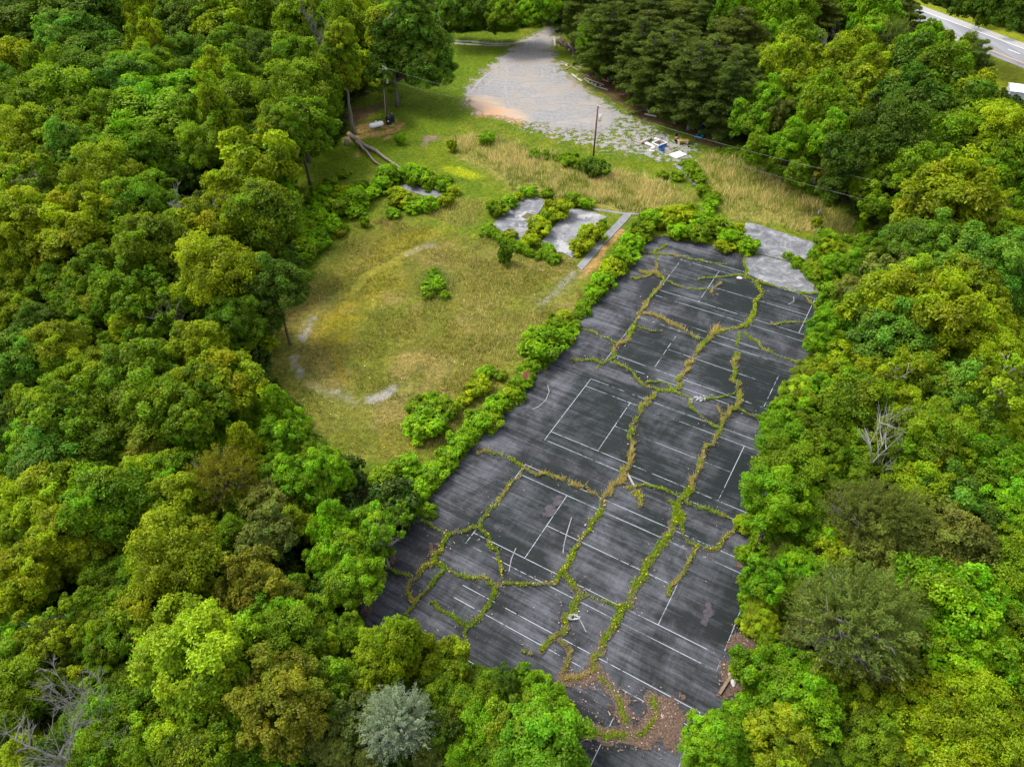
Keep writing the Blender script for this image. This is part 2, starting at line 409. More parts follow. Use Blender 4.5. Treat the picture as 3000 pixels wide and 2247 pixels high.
MULCH = [T2([(210, 780), (270, 710), (420, 690), (500, 660), (510, 690), (420, 740), (330, 780), (220, 805)]), PX([(1000, 380), (1060, 340), (1100, 330), (1060, 360)]),
         PX([(1860, 330), (1960, 350), (2100, 400), (2080, 420), (1980, 375), (1870, 350)]), PX([(1690, 210), (1790, 215), (1880, 290), (1960, 330), (1880, 340), (1800, 300)]),
         PX([(2010, 380), (2100, 400), (2130, 440), (2040, 420)])]
PINK = T2([(740, 930), (760, 880), (860, 880), (850, 900), (780, 920), (750, 950)])
CRACKS = []      # (world polyline, half width, dryness 0..1, flowers, litter)
_crg = random.Random(99)
def crk(T, pts, w, dry=.3, fl=0.0, lit=.5):
    P = T(pts); out = []
    for (xa, ya), (xb, yb) in zip(P[:-1], P[1:]):
        L = math.hypot(xb-xa, yb-ya); k = max(1, int(L/.55))
        for j in range(k):
            a = .17 if out else 0; out.append((xa+(xb-xa)*j/k+_crg.gauss(0, a), ya+(yb-ya)*j/k+_crg.gauss(0, a)))
    out.append(P[-1]); CRACKS.append((out, w*.36, dry, fl, lit))
crk(T5, [(775, 265), (720, 300), (712, 380), (700, 440), (620, 480), (540, 480)], .7, .35)
crk(T5, [(600, 440), (700, 445), (765, 485), (740, 535), (680, 590), (640, 660), (580, 750), (550, 840), (500, 890), (450, 920), (430, 985), (410, 1010)], .9, .6, .1)
crk(T5, [(200, 800), (270, 820), (350, 850), (430, 885), (450, 900)], .5, .1)
crk(T5, [(165, 1000), (250, 1005), (330, 1020), (400, 1020), (470, 1030), (500, 1050), (560, 1085), (580, 1130), (620, 1165), (690, 1195), (760, 1205), (820, 1200), (870, 1235), (930, 1260)], .8, .4, .05)
crk(T5, [(640, 1160), (700, 1150), (770, 1165), (820, 1200)], .4, .1)
crk(T5, [(850, 1200), (870, 1140), (910, 1060), (960, 980), (1000, 920), (1050, 880), (1080, 830), (1105, 790)], .9, .9)
crk(T5, [(1100, 840), (1150, 820), (1200, 805), (1250, 800), (1300, 770), (1330, 720), (1350, 650), (1380, 600), (1375, 540), (1350, 500)], 1.0, .4, .3)
crk(T5, [(1265, 310), (1275, 370), (1290, 440), (1280, 470), (1330, 485), (1400, 510), (1480, 530), (1560, 555), (1640, 575), (1700, 580), (1790, 570)], .7, .3, .15)
crk(T5, [(980, 490), (1050, 480), (1130, 475), (1200, 465), (1275, 465)], .4, .2)
crk(T5, [(1640, 580), (1690, 620), (1740, 665), (1770, 690)], .6, .2)
crk(T5, [(620, 310), (700, 320), (800, 330), (880, 345), (960, 365), (1060, 385), (1170, 395)], .6, .3)
crk(T5, [(780, 500), (850, 530), (920, 548), (1060, 555)], .35, .1, 0, .2)
crk(T5, [(1080, 600), (1060, 560), (1100, 525), (1130, 515)], .4, .9)
crk(T5, [(620, 710), (700, 720), (780, 760), (850, 800), (920, 830), (990, 875)], .8, .8)
crk(T5, [(590, 790), (620, 815), (680, 825), (750, 820)], .3, .3)
crk(T5, [(1250, 830), (1245, 870), (1230, 920)], .4, .2)
crk(T5, [(1240, 960), (1220, 1050), (1200, 1140), (1240, 1170), (1250, 1250), (1235, 1310), (1190, 1340), (1150, 1390), (1120, 1470), (1070, 1550), (1020, 1620), (985, 1700), (950, 1780), (925, 1850), (905, 1930)], 1.0, .6, .05)
crk(T5, [(1190, 1140), (1230, 1150), (1260, 1160)], 1.5, .05)
crk(T5, [(1010, 1270), (1080, 1250), (1150, 1235), (1230, 1220)], .45, .2)
crk(T5, [(930, 1280), (960, 1340), (1010, 1390), (1060, 1430), (1120, 1450)], .6, .4)
crk(T5, [(1110, 1300), (1130, 1350), (1180, 1360)], .4, .9)
crk(T5, [(1240, 1320), (1300, 1360), (1380, 1390)], .3, .6, 0, .9)
crk(T5, [(1280, 830), (1320, 870), (1380, 910), (1430, 950), (1500, 980), (1560, 1010), (1630, 1030)], .5, .35)
crk(T5, [(1450, 775), (1540, 770), (1640, 765), (1740, 765)], .4, .5)
crk(T5, [(700, 1215), (680, 1260), (620, 1310), (580, 1380), (550, 1460), (555, 1540), (570, 1600), (545, 1657)], .7, .5)
crk(T5, [(340, 1045), (325, 1085)], .25, .1)
crk(T6, [(1885, 0), (1875, 70), (1890, 130), (1870, 230), (1840, 300), (1790, 370), (1720, 430), (1680, 470)], 1.1, .75, .05)
crk(T6, [(1680, 470), (1700, 520), (1640, 600), (1580, 690), (1530, 760), (1490, 830), (1440, 910), (1410, 970), (1390, 1020), (1340, 1025)], .95, .3, .35)
crk(T6, [(880, 180), (980, 185), (1080, 200), (1140, 240), (1180, 270)], .7, .6)
crk(T6, [(1180, 270), (1240, 290), (1330, 310), (1400, 340), (1500, 375), (1580, 410), (1660, 450)], .75, .65)
crk(T6, [(1175, 270), (1120, 350), (1040, 440), (990, 510), (940, 570), (900, 620), (880, 655), (800, 670), (720, 700), (690, 710)], .7, .45, .1)
crk(T6, [(520, 610), (600, 650), (680, 710)], .5, .1)
crk(T6, [(690, 710), (660, 770), (600, 830), (580, 880), (520, 940), (460, 1010), (425, 1070), (435, 1120), (465, 1145)], .95, .15, .45)
crk(T6, [(900, 670), (960, 740), (1000, 800), (1020, 860), (1040, 940), (1045, 1010)], .6, .3, .35)
crk(T6, [(230, 915), (320, 940), (400, 955), (460, 970)], .55, .1, .1)
crk(T6, [(610, 885), (680, 925), (760, 955), (850, 990), (930, 1005), (1040, 1020), (1150, 1030), (1250, 1030), (1340, 1025)], .7, .25, .3)
crk(T6, [(670, 930), (600, 1010), (530, 1090), (470, 1160), (430, 1240), (390, 1300)], .75, .1, .1)
crk(T6, [(570, 1140), (640, 1180), (720, 1220), (780, 1260), (810, 1290)], .75, .15)
crk(T6, [(1010, 1030), (980, 1100), (930, 1180), (870, 1240), (810, 1290), (800, 1350), (820, 1450)], .8, .15)
crk(T6, [(1430, 930), (1480, 990), (1510, 1050), (1540, 1110), (1510, 1180), (1440, 1240), (1460, 1310), (1390, 1360), (1320, 1400), (1290, 1460)], 1.0, .3, .1, 1)
crk(T6, [(1560, 1110), (1650, 1115), (1740, 1130), (1830, 1160)], .6, .15)
crk(T6, [(2200, 560), (2120, 680), (2080, 740), (2030, 820), (1970, 920), (1930, 1000), (1880, 1070), (1850, 1140), (1780, 1260), (1720, 1350), (1660, 1450), (1620, 1550)], 1.15, .1, .2, 1)
crk(T6, [(1400, 1380), (1450, 1450), (1455, 1530), (1430, 1600)], .7, .3, 0, 1)
crk(T6, [(1160, 1450), (1230, 1480)], .5, .7)
crk(T6, [(1840, 400), (1880, 400), (1960, 380), (2050, 400), (2150, 430), (2230, 450)], .6, .1)
crk(T6, [(1900, 420), (1940, 470), (1925, 520)], 1.4, .1, .5)
crk(T6, [(2100, 470), (2150, 490), (2190, 520)], .7, .2)
crk(T7, [(1150, -40), (1120, 0), (1080, 70), (1060, 130), (1020, 200)], 1.2, .25, .2)
crk(T7, [(1130, 60), (1220, 90), (1300, 115), (1400, 150)], .6, .1)
crk(T7, [(1090, 110), (1085, 190), (1120, 260), (1170, 310), (1210, 330)], .6, .35)
crk(T7, [(1210, 335), (1150, 430), (1110, 520), (1050, 600), (1010, 660)], .55, .6, .1, 1)
crk(T7, [(1240, 350), (1310, 350), (1380, 290), (1430, 240)], .6, .4, .5, 1)
crk(T7, [(320, 1190), (400, 1180), (500, 1150), (550, 1120)], .8, .3, 0, 1.5)
crk(T7, [(560, 1170), (620, 1230), (680, 1310), (720, 1400), (740, 1480)], .8, .2, 0, 1.6)
crk(T7, [(420, 1490), (500, 1520), (600, 1545), (750, 1550), (880, 1520), (940, 1460), (930, 1380), (900, 1310)], .95, .2, 0, 1.8)
CONC = {}
LOT = T2([(1560, 180), (1620, 190), (1590, 260), (1570, 300), (1590, 380), (1640, 440), (1720, 520), (1830, 600), (1940, 680), (2010, 760), (1960, 830), (1850, 850), (1700, 840), (1500, 810), (1350, 780), (1230, 750), (1100, 730), (1040, 680), (1030, 620), (1080, 540), (1150, 480), (1230, 400), (1320, 320), (1400, 270), (1480, 220)])
# ------------------------------------------------------------------ ground sheet
fine = .42
xs = np.unique(np.round(np.concatenate([np.linspace(-900, -160, 9), np.linspace(-160, -48, 57), np.arange(-48, 58, fine), np.linspace(58, 150, 47), np.linspace(150, 900, 9)]), 3))
ys = np.unique(np.round(np.concatenate([np.linspace(-200, 14, 12), np.arange(14, 188, fine), np.linspace(188, 260, 37), np.linspace(260, 1500, 12)]), 3))
GX, GY = np.meshgrid(xs, ys); X = GX.ravel(); Y = GY.ravel()
def lerp(c, k, t): return c*(1-k[:, None])+np.array(t)[None]*k[:, None]
nA = fbm(X, Y, .08, 3); nB = fbm(X, Y, .35, 9); nC = fbm(X, Y, 1.1, 21, 3)
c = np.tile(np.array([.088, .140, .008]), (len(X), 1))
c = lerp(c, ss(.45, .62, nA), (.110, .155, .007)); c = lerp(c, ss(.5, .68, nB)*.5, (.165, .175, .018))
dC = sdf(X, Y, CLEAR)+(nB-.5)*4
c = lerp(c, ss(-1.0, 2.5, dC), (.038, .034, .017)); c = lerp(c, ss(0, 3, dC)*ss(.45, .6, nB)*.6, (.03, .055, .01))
# verges of the highway and lawn round the shed stay grass
ROADP = np.array([[103.0, 207.0], [124.0, 146.5]])
rdir = np.array([.3265, -.9452]); rn = np.array([.9452, .3265])
q = (X-106.1)*rn[0]+(Y-198.3)*rn[1]
verge = ss(-33, -26, q)*(1-ss(6.5, 9, q))*ss(130, 142, Y+X*.0)
c = lerp(c, verge, (.185, .215, .008)); c = lerp(c, verge*ss(.5, .62, nB)*.6, (.13, .175, .010))
# lawn by the leaning trunks
LAWN = PX([(860, 600), (850, 520), (900, 470), (1000, 400), (1060, 300), (1300, 170), (1310, 100), (1490, 90), (1490, 170), (1380, 270), (1380, 340), (1100, 480), (960, 560)])
c = lerp(c, 1-ss(-.5, 1.5, sdf(X, Y, LAWN)+(nB-.5)*3), (.095, .148, .006))
def blend(poly, col, soft=1.0, amp=2.0, k=1.0, n=None):
    global c
    d = sdf(X, Y, poly)+((nC if n is None else n)-.5)*amp
    c = lerp(c, (1-ss(-soft, soft, d))*k, col)
blend(MEADOW, (.140, .138, .022), 2, 5, 1, nB)
kM = 1-ss(-2, 2, sdf(X, Y, MEADOW)+(nB-.5)*5)
c = lerp(c, kM*ss(.46, .64, fbm(X, Y, .25, 40))*.75, (.215, .175, .055)); c = lerp(c, kM*ss(.5, .65, fbm(X, Y, .18, 44))*.6, (.12, .155, .014))
c = lerp(c, kM*(1-ss(.6, 4.5, ldist(X, Y, MOSS)+(nB-.5)*7))*.5, (.26, .225, .004))
c = lerp(c, kM*(1-ss(.1, .7, ldist(X, Y, MOSSLINE)+(nC-.5)))*.6, (.20, .16, .01))
lw = np.minimum(ldist(X, Y, LOOP), ldist(X, Y, LOOP2))
c = lerp(c, (1-ss(.7, 2.4, lw+(nB-.5)*2))*.28, (.14, .15, .05))
for a_, b_, wd_, k_ in (((485, 735), (405, 875), .35, .95), ((440, 740), (385, 860), .25, .6), ((350, 990), (365, 1050), .4, .8), ((375, 1060), (395, 1105), .4, .9), ((640, 1205), (730, 1285), .3, .6), ((860, 1255), (930, 1240), .45, .9), ((930, 1240), (1000, 1190), .45, .95), ((1085, 320), (1245, 258), .45, .35), ((2170, 440), (2080, 530), .45, .6), ((2060, 560), (1970, 635), .35, .5), ((1770, 880), (1800, 860), .3, .5), ((480, 1165), (640, 1240), .35, .4)):
    c = lerp(c, (1-ss(wd_*.3, wd_*1.8, ldist(X, Y, T4([a_, b_]))+(nC-.5)*1.3))*k_*.8, (.26, .255, .25))
for p in TALL: blend(p, (.25, .215, .060), 1.5, 4, .8)
for p in MIDTALL: blend(p, (.19, .185, .035), 1.5, 4, .6)
blend(BRIGHT, (.26, .31, .006), .8, 1.0, .85)
for p in SHRUBPATCH: blend(p, (.05, .10, .01), 1.5, 2, .8)
for p in CLAY: blend(p, (.38, .21, .095), .45, 1.6, .85)
blend(LOT, (.27, .235, .155), 1.6, 4.5, .75, nB)
for p in MULCH: blend(p, (.115, .065, .042), .8, 1.5, .9)
blend(PINK, (.22, .15, .13), .6, 1.2, .8)
RIGHTEDGE = T7([(1330, 1150), (1420, 830), (1560, 760), (1600, 300), (1700, 380), (1640, 700), (1620, 900), (1520, 1300), (1340, 1310)])
blend(RIGHTEDGE, (.11, .075, .05), .8, 1.5, .9)
hz = (fbm(X, Y, .05, 77)-.5)*.5*ss(3, 14, sdf(X, Y, COURT)) + (nB-.5)*.10
hz = np.where(sdf(X, Y, COURT) < 1.5, -.03, hz)
hz = np.where(dC < 3, hz*.0-.0, hz)
hz = hz*(1-np.clip(1-ss(0, 6, sdf(X, Y, T2([(600, 200), (1700, 200), (2209, 900), (1000, 800)]))), 0, 1)) 
nx, ny = len(xs), len(ys)
I = np.arange(nx*ny).reshape(ny, nx)
F = np.stack([I[:-1, :-1], I[:-1, 1:], I[1:, 1:], I[1:, :-1]], -1).reshape(-1, 4)
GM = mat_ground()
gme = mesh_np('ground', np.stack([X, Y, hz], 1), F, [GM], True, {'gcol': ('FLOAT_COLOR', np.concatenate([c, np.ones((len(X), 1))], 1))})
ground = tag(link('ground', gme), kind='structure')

def sheet(name, polys, mat, z=.02, step=.5, margin=1.5, lines=None, kind='structure', dust=None, k=1.0, cap=1e9):
    """flat sheet with attribute sd (metres inside), only cells near or inside the outline are kept"""
    allp = [q for p in polys for q in p] if polys else []
    if lines: allp += [q for l, w in lines for q in l]
    A = np.array(allp); x0, y0 = A.min(0)-margin-1; x1, y1 = A.max(0)+margin+1
    gx = np.arange(x0, x1+step, step); gy = np.arange(y0, y1+step, step)
    XX, YY = np.meshgrid(gx, gy); x = XX.ravel(); y = YY.ravel(); sd = np.full(x.shape, -1e9)
    for p in polys or []: sd = np.maximum(sd, -sdf(x, y, p))
    for l, w in lines or []: sd = np.maximum(sd, w-ldist(x, y, l))
    sd = np.minimum(sd, cap); raw = sd; sd = sd*k
    I = np.arange(len(x)).reshape(len(gy), len(gx))
    F = np.stack([I[:-1, :-1], I[:-1, 1:], I[1:, 1:], I[1:, :-1]], -1).reshape(-1, 4)
    F = F[(raw[F] > -margin).any(1)]
    u, inv = np.unique(F, return_inverse=True)
    me = mesh_np(name, np.stack([x[u], y[u], np.full(len(u), z)], 1), inv.reshape(-1, 4), [mat], True, {'sd': ('FLOAT', sd[u]), 'dust': ('FLOAT', dust(x[u], y[u]) if dust else np.zeros(len(u)))})
    return tag(link(name, me), kind=kind)

# gravel lot and drive
def gravel_extra(nt, v, col):
    at = nd(nt, 'ShaderNodeAttribute'); at.attribute_name = 'dust'
    n1 = noise(nt, objvec(nt, (.5, .8, 1)), .5, 7, .7, .8); n2 = noise(nt, v, .13, 3); tr = noise(nt, objvec(nt, (.10, .8, 1), (0, 0, -.5)), 1.0, 5, .7, 2.5)
    col = mix(nt, math_(nt, 'MULTIPLY', ramp(nt, n2, [(.42, 0.0), (.60, 1.0)]), .75), col, (.27, .235, .20))
    col = mix(nt, math_(nt, 'MULTIPLY', ramp(nt, tr, [(.5, 0.0), (.62, 1.0)]), .35), col, (.34, .33, .325))
    f = math_(nt, 'ADD', at.outputs['Fac'], math_(nt, 'SUBTRACT', n1, .5))
    col = mix(nt, ramp(nt, f, [(.30, 0.0), (.75, .8)]), col, (.43, .31, .21))
    return mix(nt, ramp(nt, math_(nt, 'SUBTRACT', f, n2), [(.25, 0.0), (.40, .6)]), col, (.46, .25, .12))
GRAVEL = mat_fade('gravel', [(.3, (.165, .162, .17)), (.5, (.215, .21, .213)), (.7, (.27, .262, .26))], 1.5, 10.0, extra=gravel_extra, fs=.45)
LOTB = T2([(1400, 775), (1700, 800), (1950, 700), (2209, 830), (2480, 960), (2450, 1050), (2209, 1010), (1900, 950), (1600, 880), (1420, 820)])
D1 = T2([(1060, 640), (1150, 630), (1290, 690), (1400, 750), (1400, 800), (1330, 795), (1230, 760), (1090, 740)]); D2 = T2([(1300, 560), (1450, 520), (1650, 560), (1500, 660), (1380, 740), (1290, 740)])
def lot_dust(x, y): return np.maximum((1-ss(-1.0, 3.5, sdf(x, y, D1)))*.66, (1-ss(-2.5, 4, sdf(x, y, D2)))*.30)+.10*(1-ss(0, 5, -sdf(x, y, LOT)))
sheet('gravel_lot', [LOT], GRAVEL, .025, .5, 4.0, dust=lot_dust, k=.55)
SPARSE = mat_fade('sparse_gravel', [(.3, (.20, .19, .17)), (.7, (.30, .285, .27))], 1.5, 9.0, fs=.8)
sheet('gravel_spill', [LOTB], SPARSE, .021, .5, 3.0, k=.4, cap=.25)
TRACKM = mat_fade('track_gravel', [(.3, (.22, .20, .17)), (.7, (.36, .34, .31))], 1.5, 1.6, fs=1.2)
DRV = T2([(900, 262), (1050, 270), (1200, 285), (1330, 285), (1450, 255)]); DRV2 = T2([(900, 278), (1050, 290), (1200, 298), (1300, 296)])
sheet('drive', None, TRACKM, .03, .3, 1.0, lines=[(DRV, .6), (DRV2, .45)])
LITTER = mat_fade('leaf_litter', [(.32, (.04, .032, .025)), (.5, (.085, .065, .05)), (.68, (.19, .14, .11))], 6.0, .9, 6, .5, fs=1.8)
TRK = mat_fade('tyre_tracks', [(.3, (.21, .205, .20)), (.7, (.31, .30, .29))], 1.5, 2.0, fs=.7)
def arc(cx, cy, r, a0, a1, n=18, k=1.0): return [(cx+r*math.cos(a0+(a1-a0)*i/n), cy+k*r*math.sin(a0+(a1-a0)*i/n)) for i in range(n+1)]
gx0, gy0 = G(1500, 215)
tl = [(arc(gx0, gy0, 6.5, -2.6, .9), .26), (arc(gx0+1, gy0, 8.2, -2.4, 1.0), .26), (arc(gx0-1, gy0+1, 4.5, -1.6, 1.5), .22),
      (T2([(1430, 260), (1400, 350), (1300, 440), (1280, 560), (1300, 700)]), .34), (T2([(1470, 260), (1460, 340), (1520, 430), (1640, 520)]), .30),
      (T2([(1380, 330), (1250, 420), (1120, 520), (1060, 600)]), .34), (T2([(1410, 350), (1280, 450), (1150, 560)]), .30)]
sheet('tyre_tracks', None, TRK, .034, .18, .4, lines=tl)

# highway beyond the right-hand wood
def mat_asphalt():
    m, nt, out = new_mat('highway_asphalt'); v = objvec(nt)
    a = noise(nt, objvec(nt, (.9, .03, 1)), 1.0, 4); b = noise(nt, v, 8, 4, .7)
    c = ramp(nt, a, [(.35, (.17, .17, .19)), (.65, (.245, .245, .265))]); c = mix(nt, .6, c, ramp(nt, b, [(.3, .8), (.7, 1.2)]), 'MULTIPLY')
    finish(nt, out, c, .85, b, .2, .01); return m
RW = lambda s, q: (106.1+rdir[0]*s+rn[0]*q, 198.3+rdir[1]*s+rn[1]*q)
rz_road = math.atan2(rdir[1], rdir[0])-math.pi/2
def strip(name, mat, s0, s1, q0, q1, z0, z1, parent=None):
    m = MB(); m.prism([RW(s0, q0), RW(s1, q0), RW(s1, q1), RW(s0, q1)], z0, z1); return m.build(name, mat, parent)
ASPH = mat_asphalt(); WPAINT = mat_simple('white_paint', (.78, .78, .76), .6, .06, 2); YPAINT = mat_simple('yellow_paint', (.72, .40, .08), .6, .1, 2)
SHOULD = mat_simple('road_shoulder', (.30, .29, .285), .9, .12, 1.5)
road = tag(strip('highway', ASPH, -120, 150, -9.0, .3, -.3, .10), kind='structure')
tag(strip('road_shoulder', SHOULD, -120, 150, .3, 3.1, -.3, .085), kind='structure'); tag(strip('road_shoulder', SHOULD, -120, 150, -10.2, -9.0, -.3, .085), kind='structure')
strip('edge_line', WPAINT, -120, 150, -.10, .10, .10, .105, road); strip('yellow_edge_line', YPAINT, -120, 150, -7.75, -7.5, .10, .105, road)
for k in range(-9, 12):
    s = 6.1+k*12.35
    strip('lane_dash', WPAINT, s, s+3.3, -3.72, -3.52, .10, .105, road)

# ------------------------------------------------------------------ court paving
COURTM = mat_court(); PAINT = mat_paint()
st = .45
gu = np.arange(-7.2, 30.6, st); gv = np.arange(-28.2, 50.6, st)
UU, VV = np.meshgrid(gu, gv); u = UU.ravel(); w = VV.ravel()
loc_poly = [(a, -b) for a, b in COURT_UV]
e = sdf(u, w, loc_poly)+(fbm(u, w, .5, 5)-.5)*1.2
I = np.arange(len(u)).reshape(len(gv), len(gu)); F = np.stack([I[:-1, :-1], I[:-1, 1:], I[1:, 1:], I[1:, :-1]], -1).reshape(-1, 4)
F = F[(e[F] < 0).all(1)]
# green coating where each court was painted, grey between and round them
OFF = {1: (.09, -44.722), 2: (.116, -29.706), 3: (.05, -14.957), 4: (0, 0), 5: (0, 14.706)}
gr = np.zeros(len(u))
for k, (du, dv) in OFF.items():
    d = sdf(u, w, [(du-1.2, -dv+1.1), (du+25, -dv+1.1), (du+25, -dv-12.1), (du-1.2, -dv-12.1)])+(fbm(u, w, .6, 11)-.5)*1.0
    gr = np.maximum(gr, 1-ss(-.4, .6, d))
wob = (fbm(u, w, .09, 31)-.5)*.12
z = .05+wob
gr *= .25+.75*ss(.3, .6, fbm(u, w, .1, 13)+.004*w)
un, inv = np.unique(F, return_inverse=True)
V3 = np.stack([u[un], w[un], z[un]], 1)
cx0, cy0 = court2w(0, 0)
court = link('court_paving', mesh_np('court_paving', V3, inv.reshape(-1, 4), [COURTM], True, {'green': ('FLOAT', gr[un])}), None, (cx0, cy0, 0), YAW)
tag(court, kind='structure')
def court_z(uu, ww): return .05+(fbm(np.asarray(uu, float), np.asarray(ww, float), .09, 31)-.5)*.12
def line_mesh(u0, v0, u1, v1, wd=.075):
    L = math.hypot(u1-u0, v1-v0); n = max(2, int(L/.6)); t = np.linspace(0, 1, n+1)
    dx, dy = (u1-u0)/L, -(v1-v0)/L; px_, py_ = -dy*wd/2, dx*wd/2
    return t, (u0+(u1-u0)*t), -(v0+(v1-v0)*t), px_, py_
HIDE = {(5, 'd_b'), (1, 'bl_r'), (5, 'bl_l'), (5, 'sl_l'), (1, 'dbl_b_x')}
for k, (du, dv) in OFF.items():
    segs = {'d_t': (0, 0, 23.77, 0), 's_t': (0, 1.37, 23.77, 1.37), 's_b': (0, 9.6, 23.77, 9.6), 'd_b': (0, 10.97, 23.77, 10.97), 'bl_l': (0, 0, 0, 10.97),
            'bl_r': (23.77, 0, 23.77, 10.97), 'sl_l': (5.485, 1.37, 5.485, 9.6), 'sl_r': (18.285, 1.37, 18.285, 9.6), 'c': (5.485, 5.485, 18.285, 5.485)}
    for nme, (a, b, c1, d1) in segs.items():
        if (k, nme) in HIDE: continue
        if k == 5 and nme != 'sl_r': a = max(a, 2.2) if nme in ('d_t', 's_t') else a
        t, uu, ww, px_, py_ = line_mesh(a+du, b+dv, c1+du, d1+dv, .060)
        za = court_z(uu, ww)+.012
        A = np.stack([uu+px_, ww+py_, za], 1); B = np.stack([uu-px_, ww-py_, za], 1); n = len(uu)
        Vv = np.concatenate([A, B]); Ff = np.array([(i, i+n, i+n+1, i+1) for i in range(n-1)])
        link('painted_line', mesh_np('painted_line', Vv, Ff, [PAINT]), court)
# faint scratch marks of dragged posts
SCR = mat_simple('chalky_scuff', (.22, .22, .24), .8, .3, 3)
for pts in (T7([(385, 150), (352, 260), (335, 330), (330, 380)]), T4([(1998, 1170), (2008, 1215), (1985, 1270), (1940, 1310), (1900, 1330)]), T6([(1130, 790), (1100, 860), (1085, 940)]), T7([(420, 780), (450, 830), (480, 890)]), T5([(1600, 600), (1602, 630), (1565, 650)])):
    m = MB()
    for (xa, ya), (xb, yb) in zip(pts[:-1], pts[1:]):
        dx, dy = xb-xa, yb-ya; L = math.hypot(dx, dy); nx_, ny_ = -dy/L*.045, dx/L*.045
        m.add([(xa+nx_, ya+ny_, .118), (xa-nx_, ya-ny_, .118), (xb-nx_, yb-ny_, .118), (xb+nx_, yb+ny_, .118)], [(0, 1, 2, 3)])
    tag(m.build('scuff_mark', SCR), kind='structure')
PATCHM = mat_simple('old_patch', (.115, .10, .115), .85, .2, 3)
for pl in (T6([(1400, 450), (1440, 460), (1350, 590), (1290, 590), (1290, 560)]), T7([(1260, 690), (1310, 700), (1270, 860), (1215, 840), (1225, 780)])):
    cxm = sum(p[0] for p in pl)/len(pl); cym = sum(p[1] for p in pl)/len(pl)
    LITP = mat_fade('patch_film', [(.3, (.045, .040, .046)), (.7, (.085, .075, .085))], 2, 2.2, fs=1.0)
    sheet('asphalt_patch', [pl], LITP, .122, .3, .3)
# soil and leaf litter along the fissures, and drifts of litter
sheet('crack_soil', None, LITTER, .125, .18, .5, lines=[(l, wd*.5+.38*max(0, lit-.6)) for l, wd, dr, fl, lit in CRACKS])
LIT2 = mat_fade('leaf_litter_drift', [(.32, (.04, .03, .023)), (.5, (.10, .066, .048)), (.68, (.21, .145, .11))], 7.0, 4.5, 6, .5, fs=.8)
sheet('leaf_litter', [T7([(890, 1300), (1000, 1280), (1110, 1350), (1150, 1450), (1040, 1660), (760, 1600), (420, 1570), (410, 1490), (600, 1530), (740, 1490), (840, 1490), (880, 1420)]),
                      T7([(1330, 1150), (1400, 1050), (1430, 850), (1540, 770), (1560, 1000), (1520, 1300), (1330, 1310)]), T7([(1440, 450), (1540, 400), (1700, 350), (1700, 480), (1560, 520)]),
                      T7([(300, 1200), (560, 1110), (600, 1180), (420, 1260), (290, 1260)]), T7([(640, 1230), (720, 1250), (800, 1450), (700, 1480)]),
                      T6([(150, 1100), (240, 900), (340, 860), (260, 960), (200, 1150), (170, 1330)]), T6([(560, 780), (620, 770), (620, 820), (560, 840)])], LIT2, .13, .3, 1.0)

# concrete pads and paths
CON_A = mat_concrete('stained_concrete', (.085, .087, .10), (.155, .157, .17), (.28, .28, .29), .7)
CON_B = mat_concrete('pale_concrete', (.12, .12, .132), (.19, .19, .205), (.28, .28, .29), .6)
PATHM = mat_concrete('path_concrete', (.14, .14, .15), (.19, .19, .20), (.25, .245, .25), .6, False)
def slab(name, poly, mat, z1=.09, label=None, seg=.8, jit=.10, seed=1):
    rg = random.Random(seed); out = []
    n = len(poly)
    for i in range(n):
        a, b = poly[i], poly[(i+1) % n]; L = math.hypot(b[0]-a[0], b[1]-a[1]); k = max(1, int(L/seg))
        for j in range(k):
            t = j/k; out.append((a[0]+(b[0]-a[0])*t+rg.uniform(-jit, jit), a[1]+(b[1]-a[1])*t+rg.uniform(-jit, jit)))
    m = MB(); m.prism(out, -.2, z1); o = m.build(name, mat)
    return tag(o, label, kind='structure')
slab('concrete_pad', PX([(1537, 571), (1602, 589), (1522, 712), (1442, 660)]), CON_A, .10, seed=2, jit=.03)
slab('concrete_pad', PX([(1672, 612), (1720, 617), (1777, 637), (1676, 757), (1586, 708)]), CON_B, .11, seed=3, jit=.03)
slab('concrete_pad', PX([(1160, 550), (1200, 538), (1300, 566), (1285, 588)]), CON_B, .09, seed=4, jit=.03)
slab('concrete_pad', PX([(2184, 655), (2210, 657), (2395, 716), (2348, 776), (2212, 743), (2172, 688)]), CON_A, .10, seed=5, jit=.04)
slab('concrete_pad', PX([(2180, 754), (2235, 752), (2320, 775), (2440, 845), (2446, 862), (2415, 864), (2345, 862), (2265, 838), (2188, 805)]), CON_A, .135, seed=6, jit=.07)
slab('path', Tb([(2120, 560), (2212, 575), (2150, 660), (1860, 960), (1570, 1300), (1505, 1240), (1800, 900)]), PATHM, .08, seed=7, jit=.04)
slab('path', Tb([(1640, 480), (1760, 500), (2130, 550), (2400, 560), (2400, 578), (2110, 572), (1740, 520)]), PATHM, .06, seed=8, jit=.04)
slab('path', Td([(970, 1040), (1130, 1020), (1240, 1160), (1320, 1270), (1250, 1285), (1150, 1180), (1050, 1090)]), PATHM, .08, seed=9, jit=.04)
slab('path', Te([(850, 1260), (940, 1310), (1230, 1610), (1090, 1640), (960, 1480), (830, 1370)]), PATHM, .07, seed=10, jit=.04)
_sx, _sy = Te([(280, 490)])[0]
steps = thing('garden_steps', 'broken concrete steps descending between weeds beside tan grass', 'steps', (_sx, _sy, 0))
for i, (x, y) in enumerate([(270, 440), (280, 490), (310, 540), (400, 600), (460, 670), (530, 820), (560, 960), (600, 1040), (660, 1010), (690, 1090)]):
    p = Te([(x, y)])[0]; m = MB(); m.box((p[0]-_sx, p[1]-_sy, .14), (1.0-(i > 4)*.45, .42, .28), rz=-.55+i*.05, rx=.05*((i % 3)-1)); m.build('step', CON_A, steps, bevel=.03)

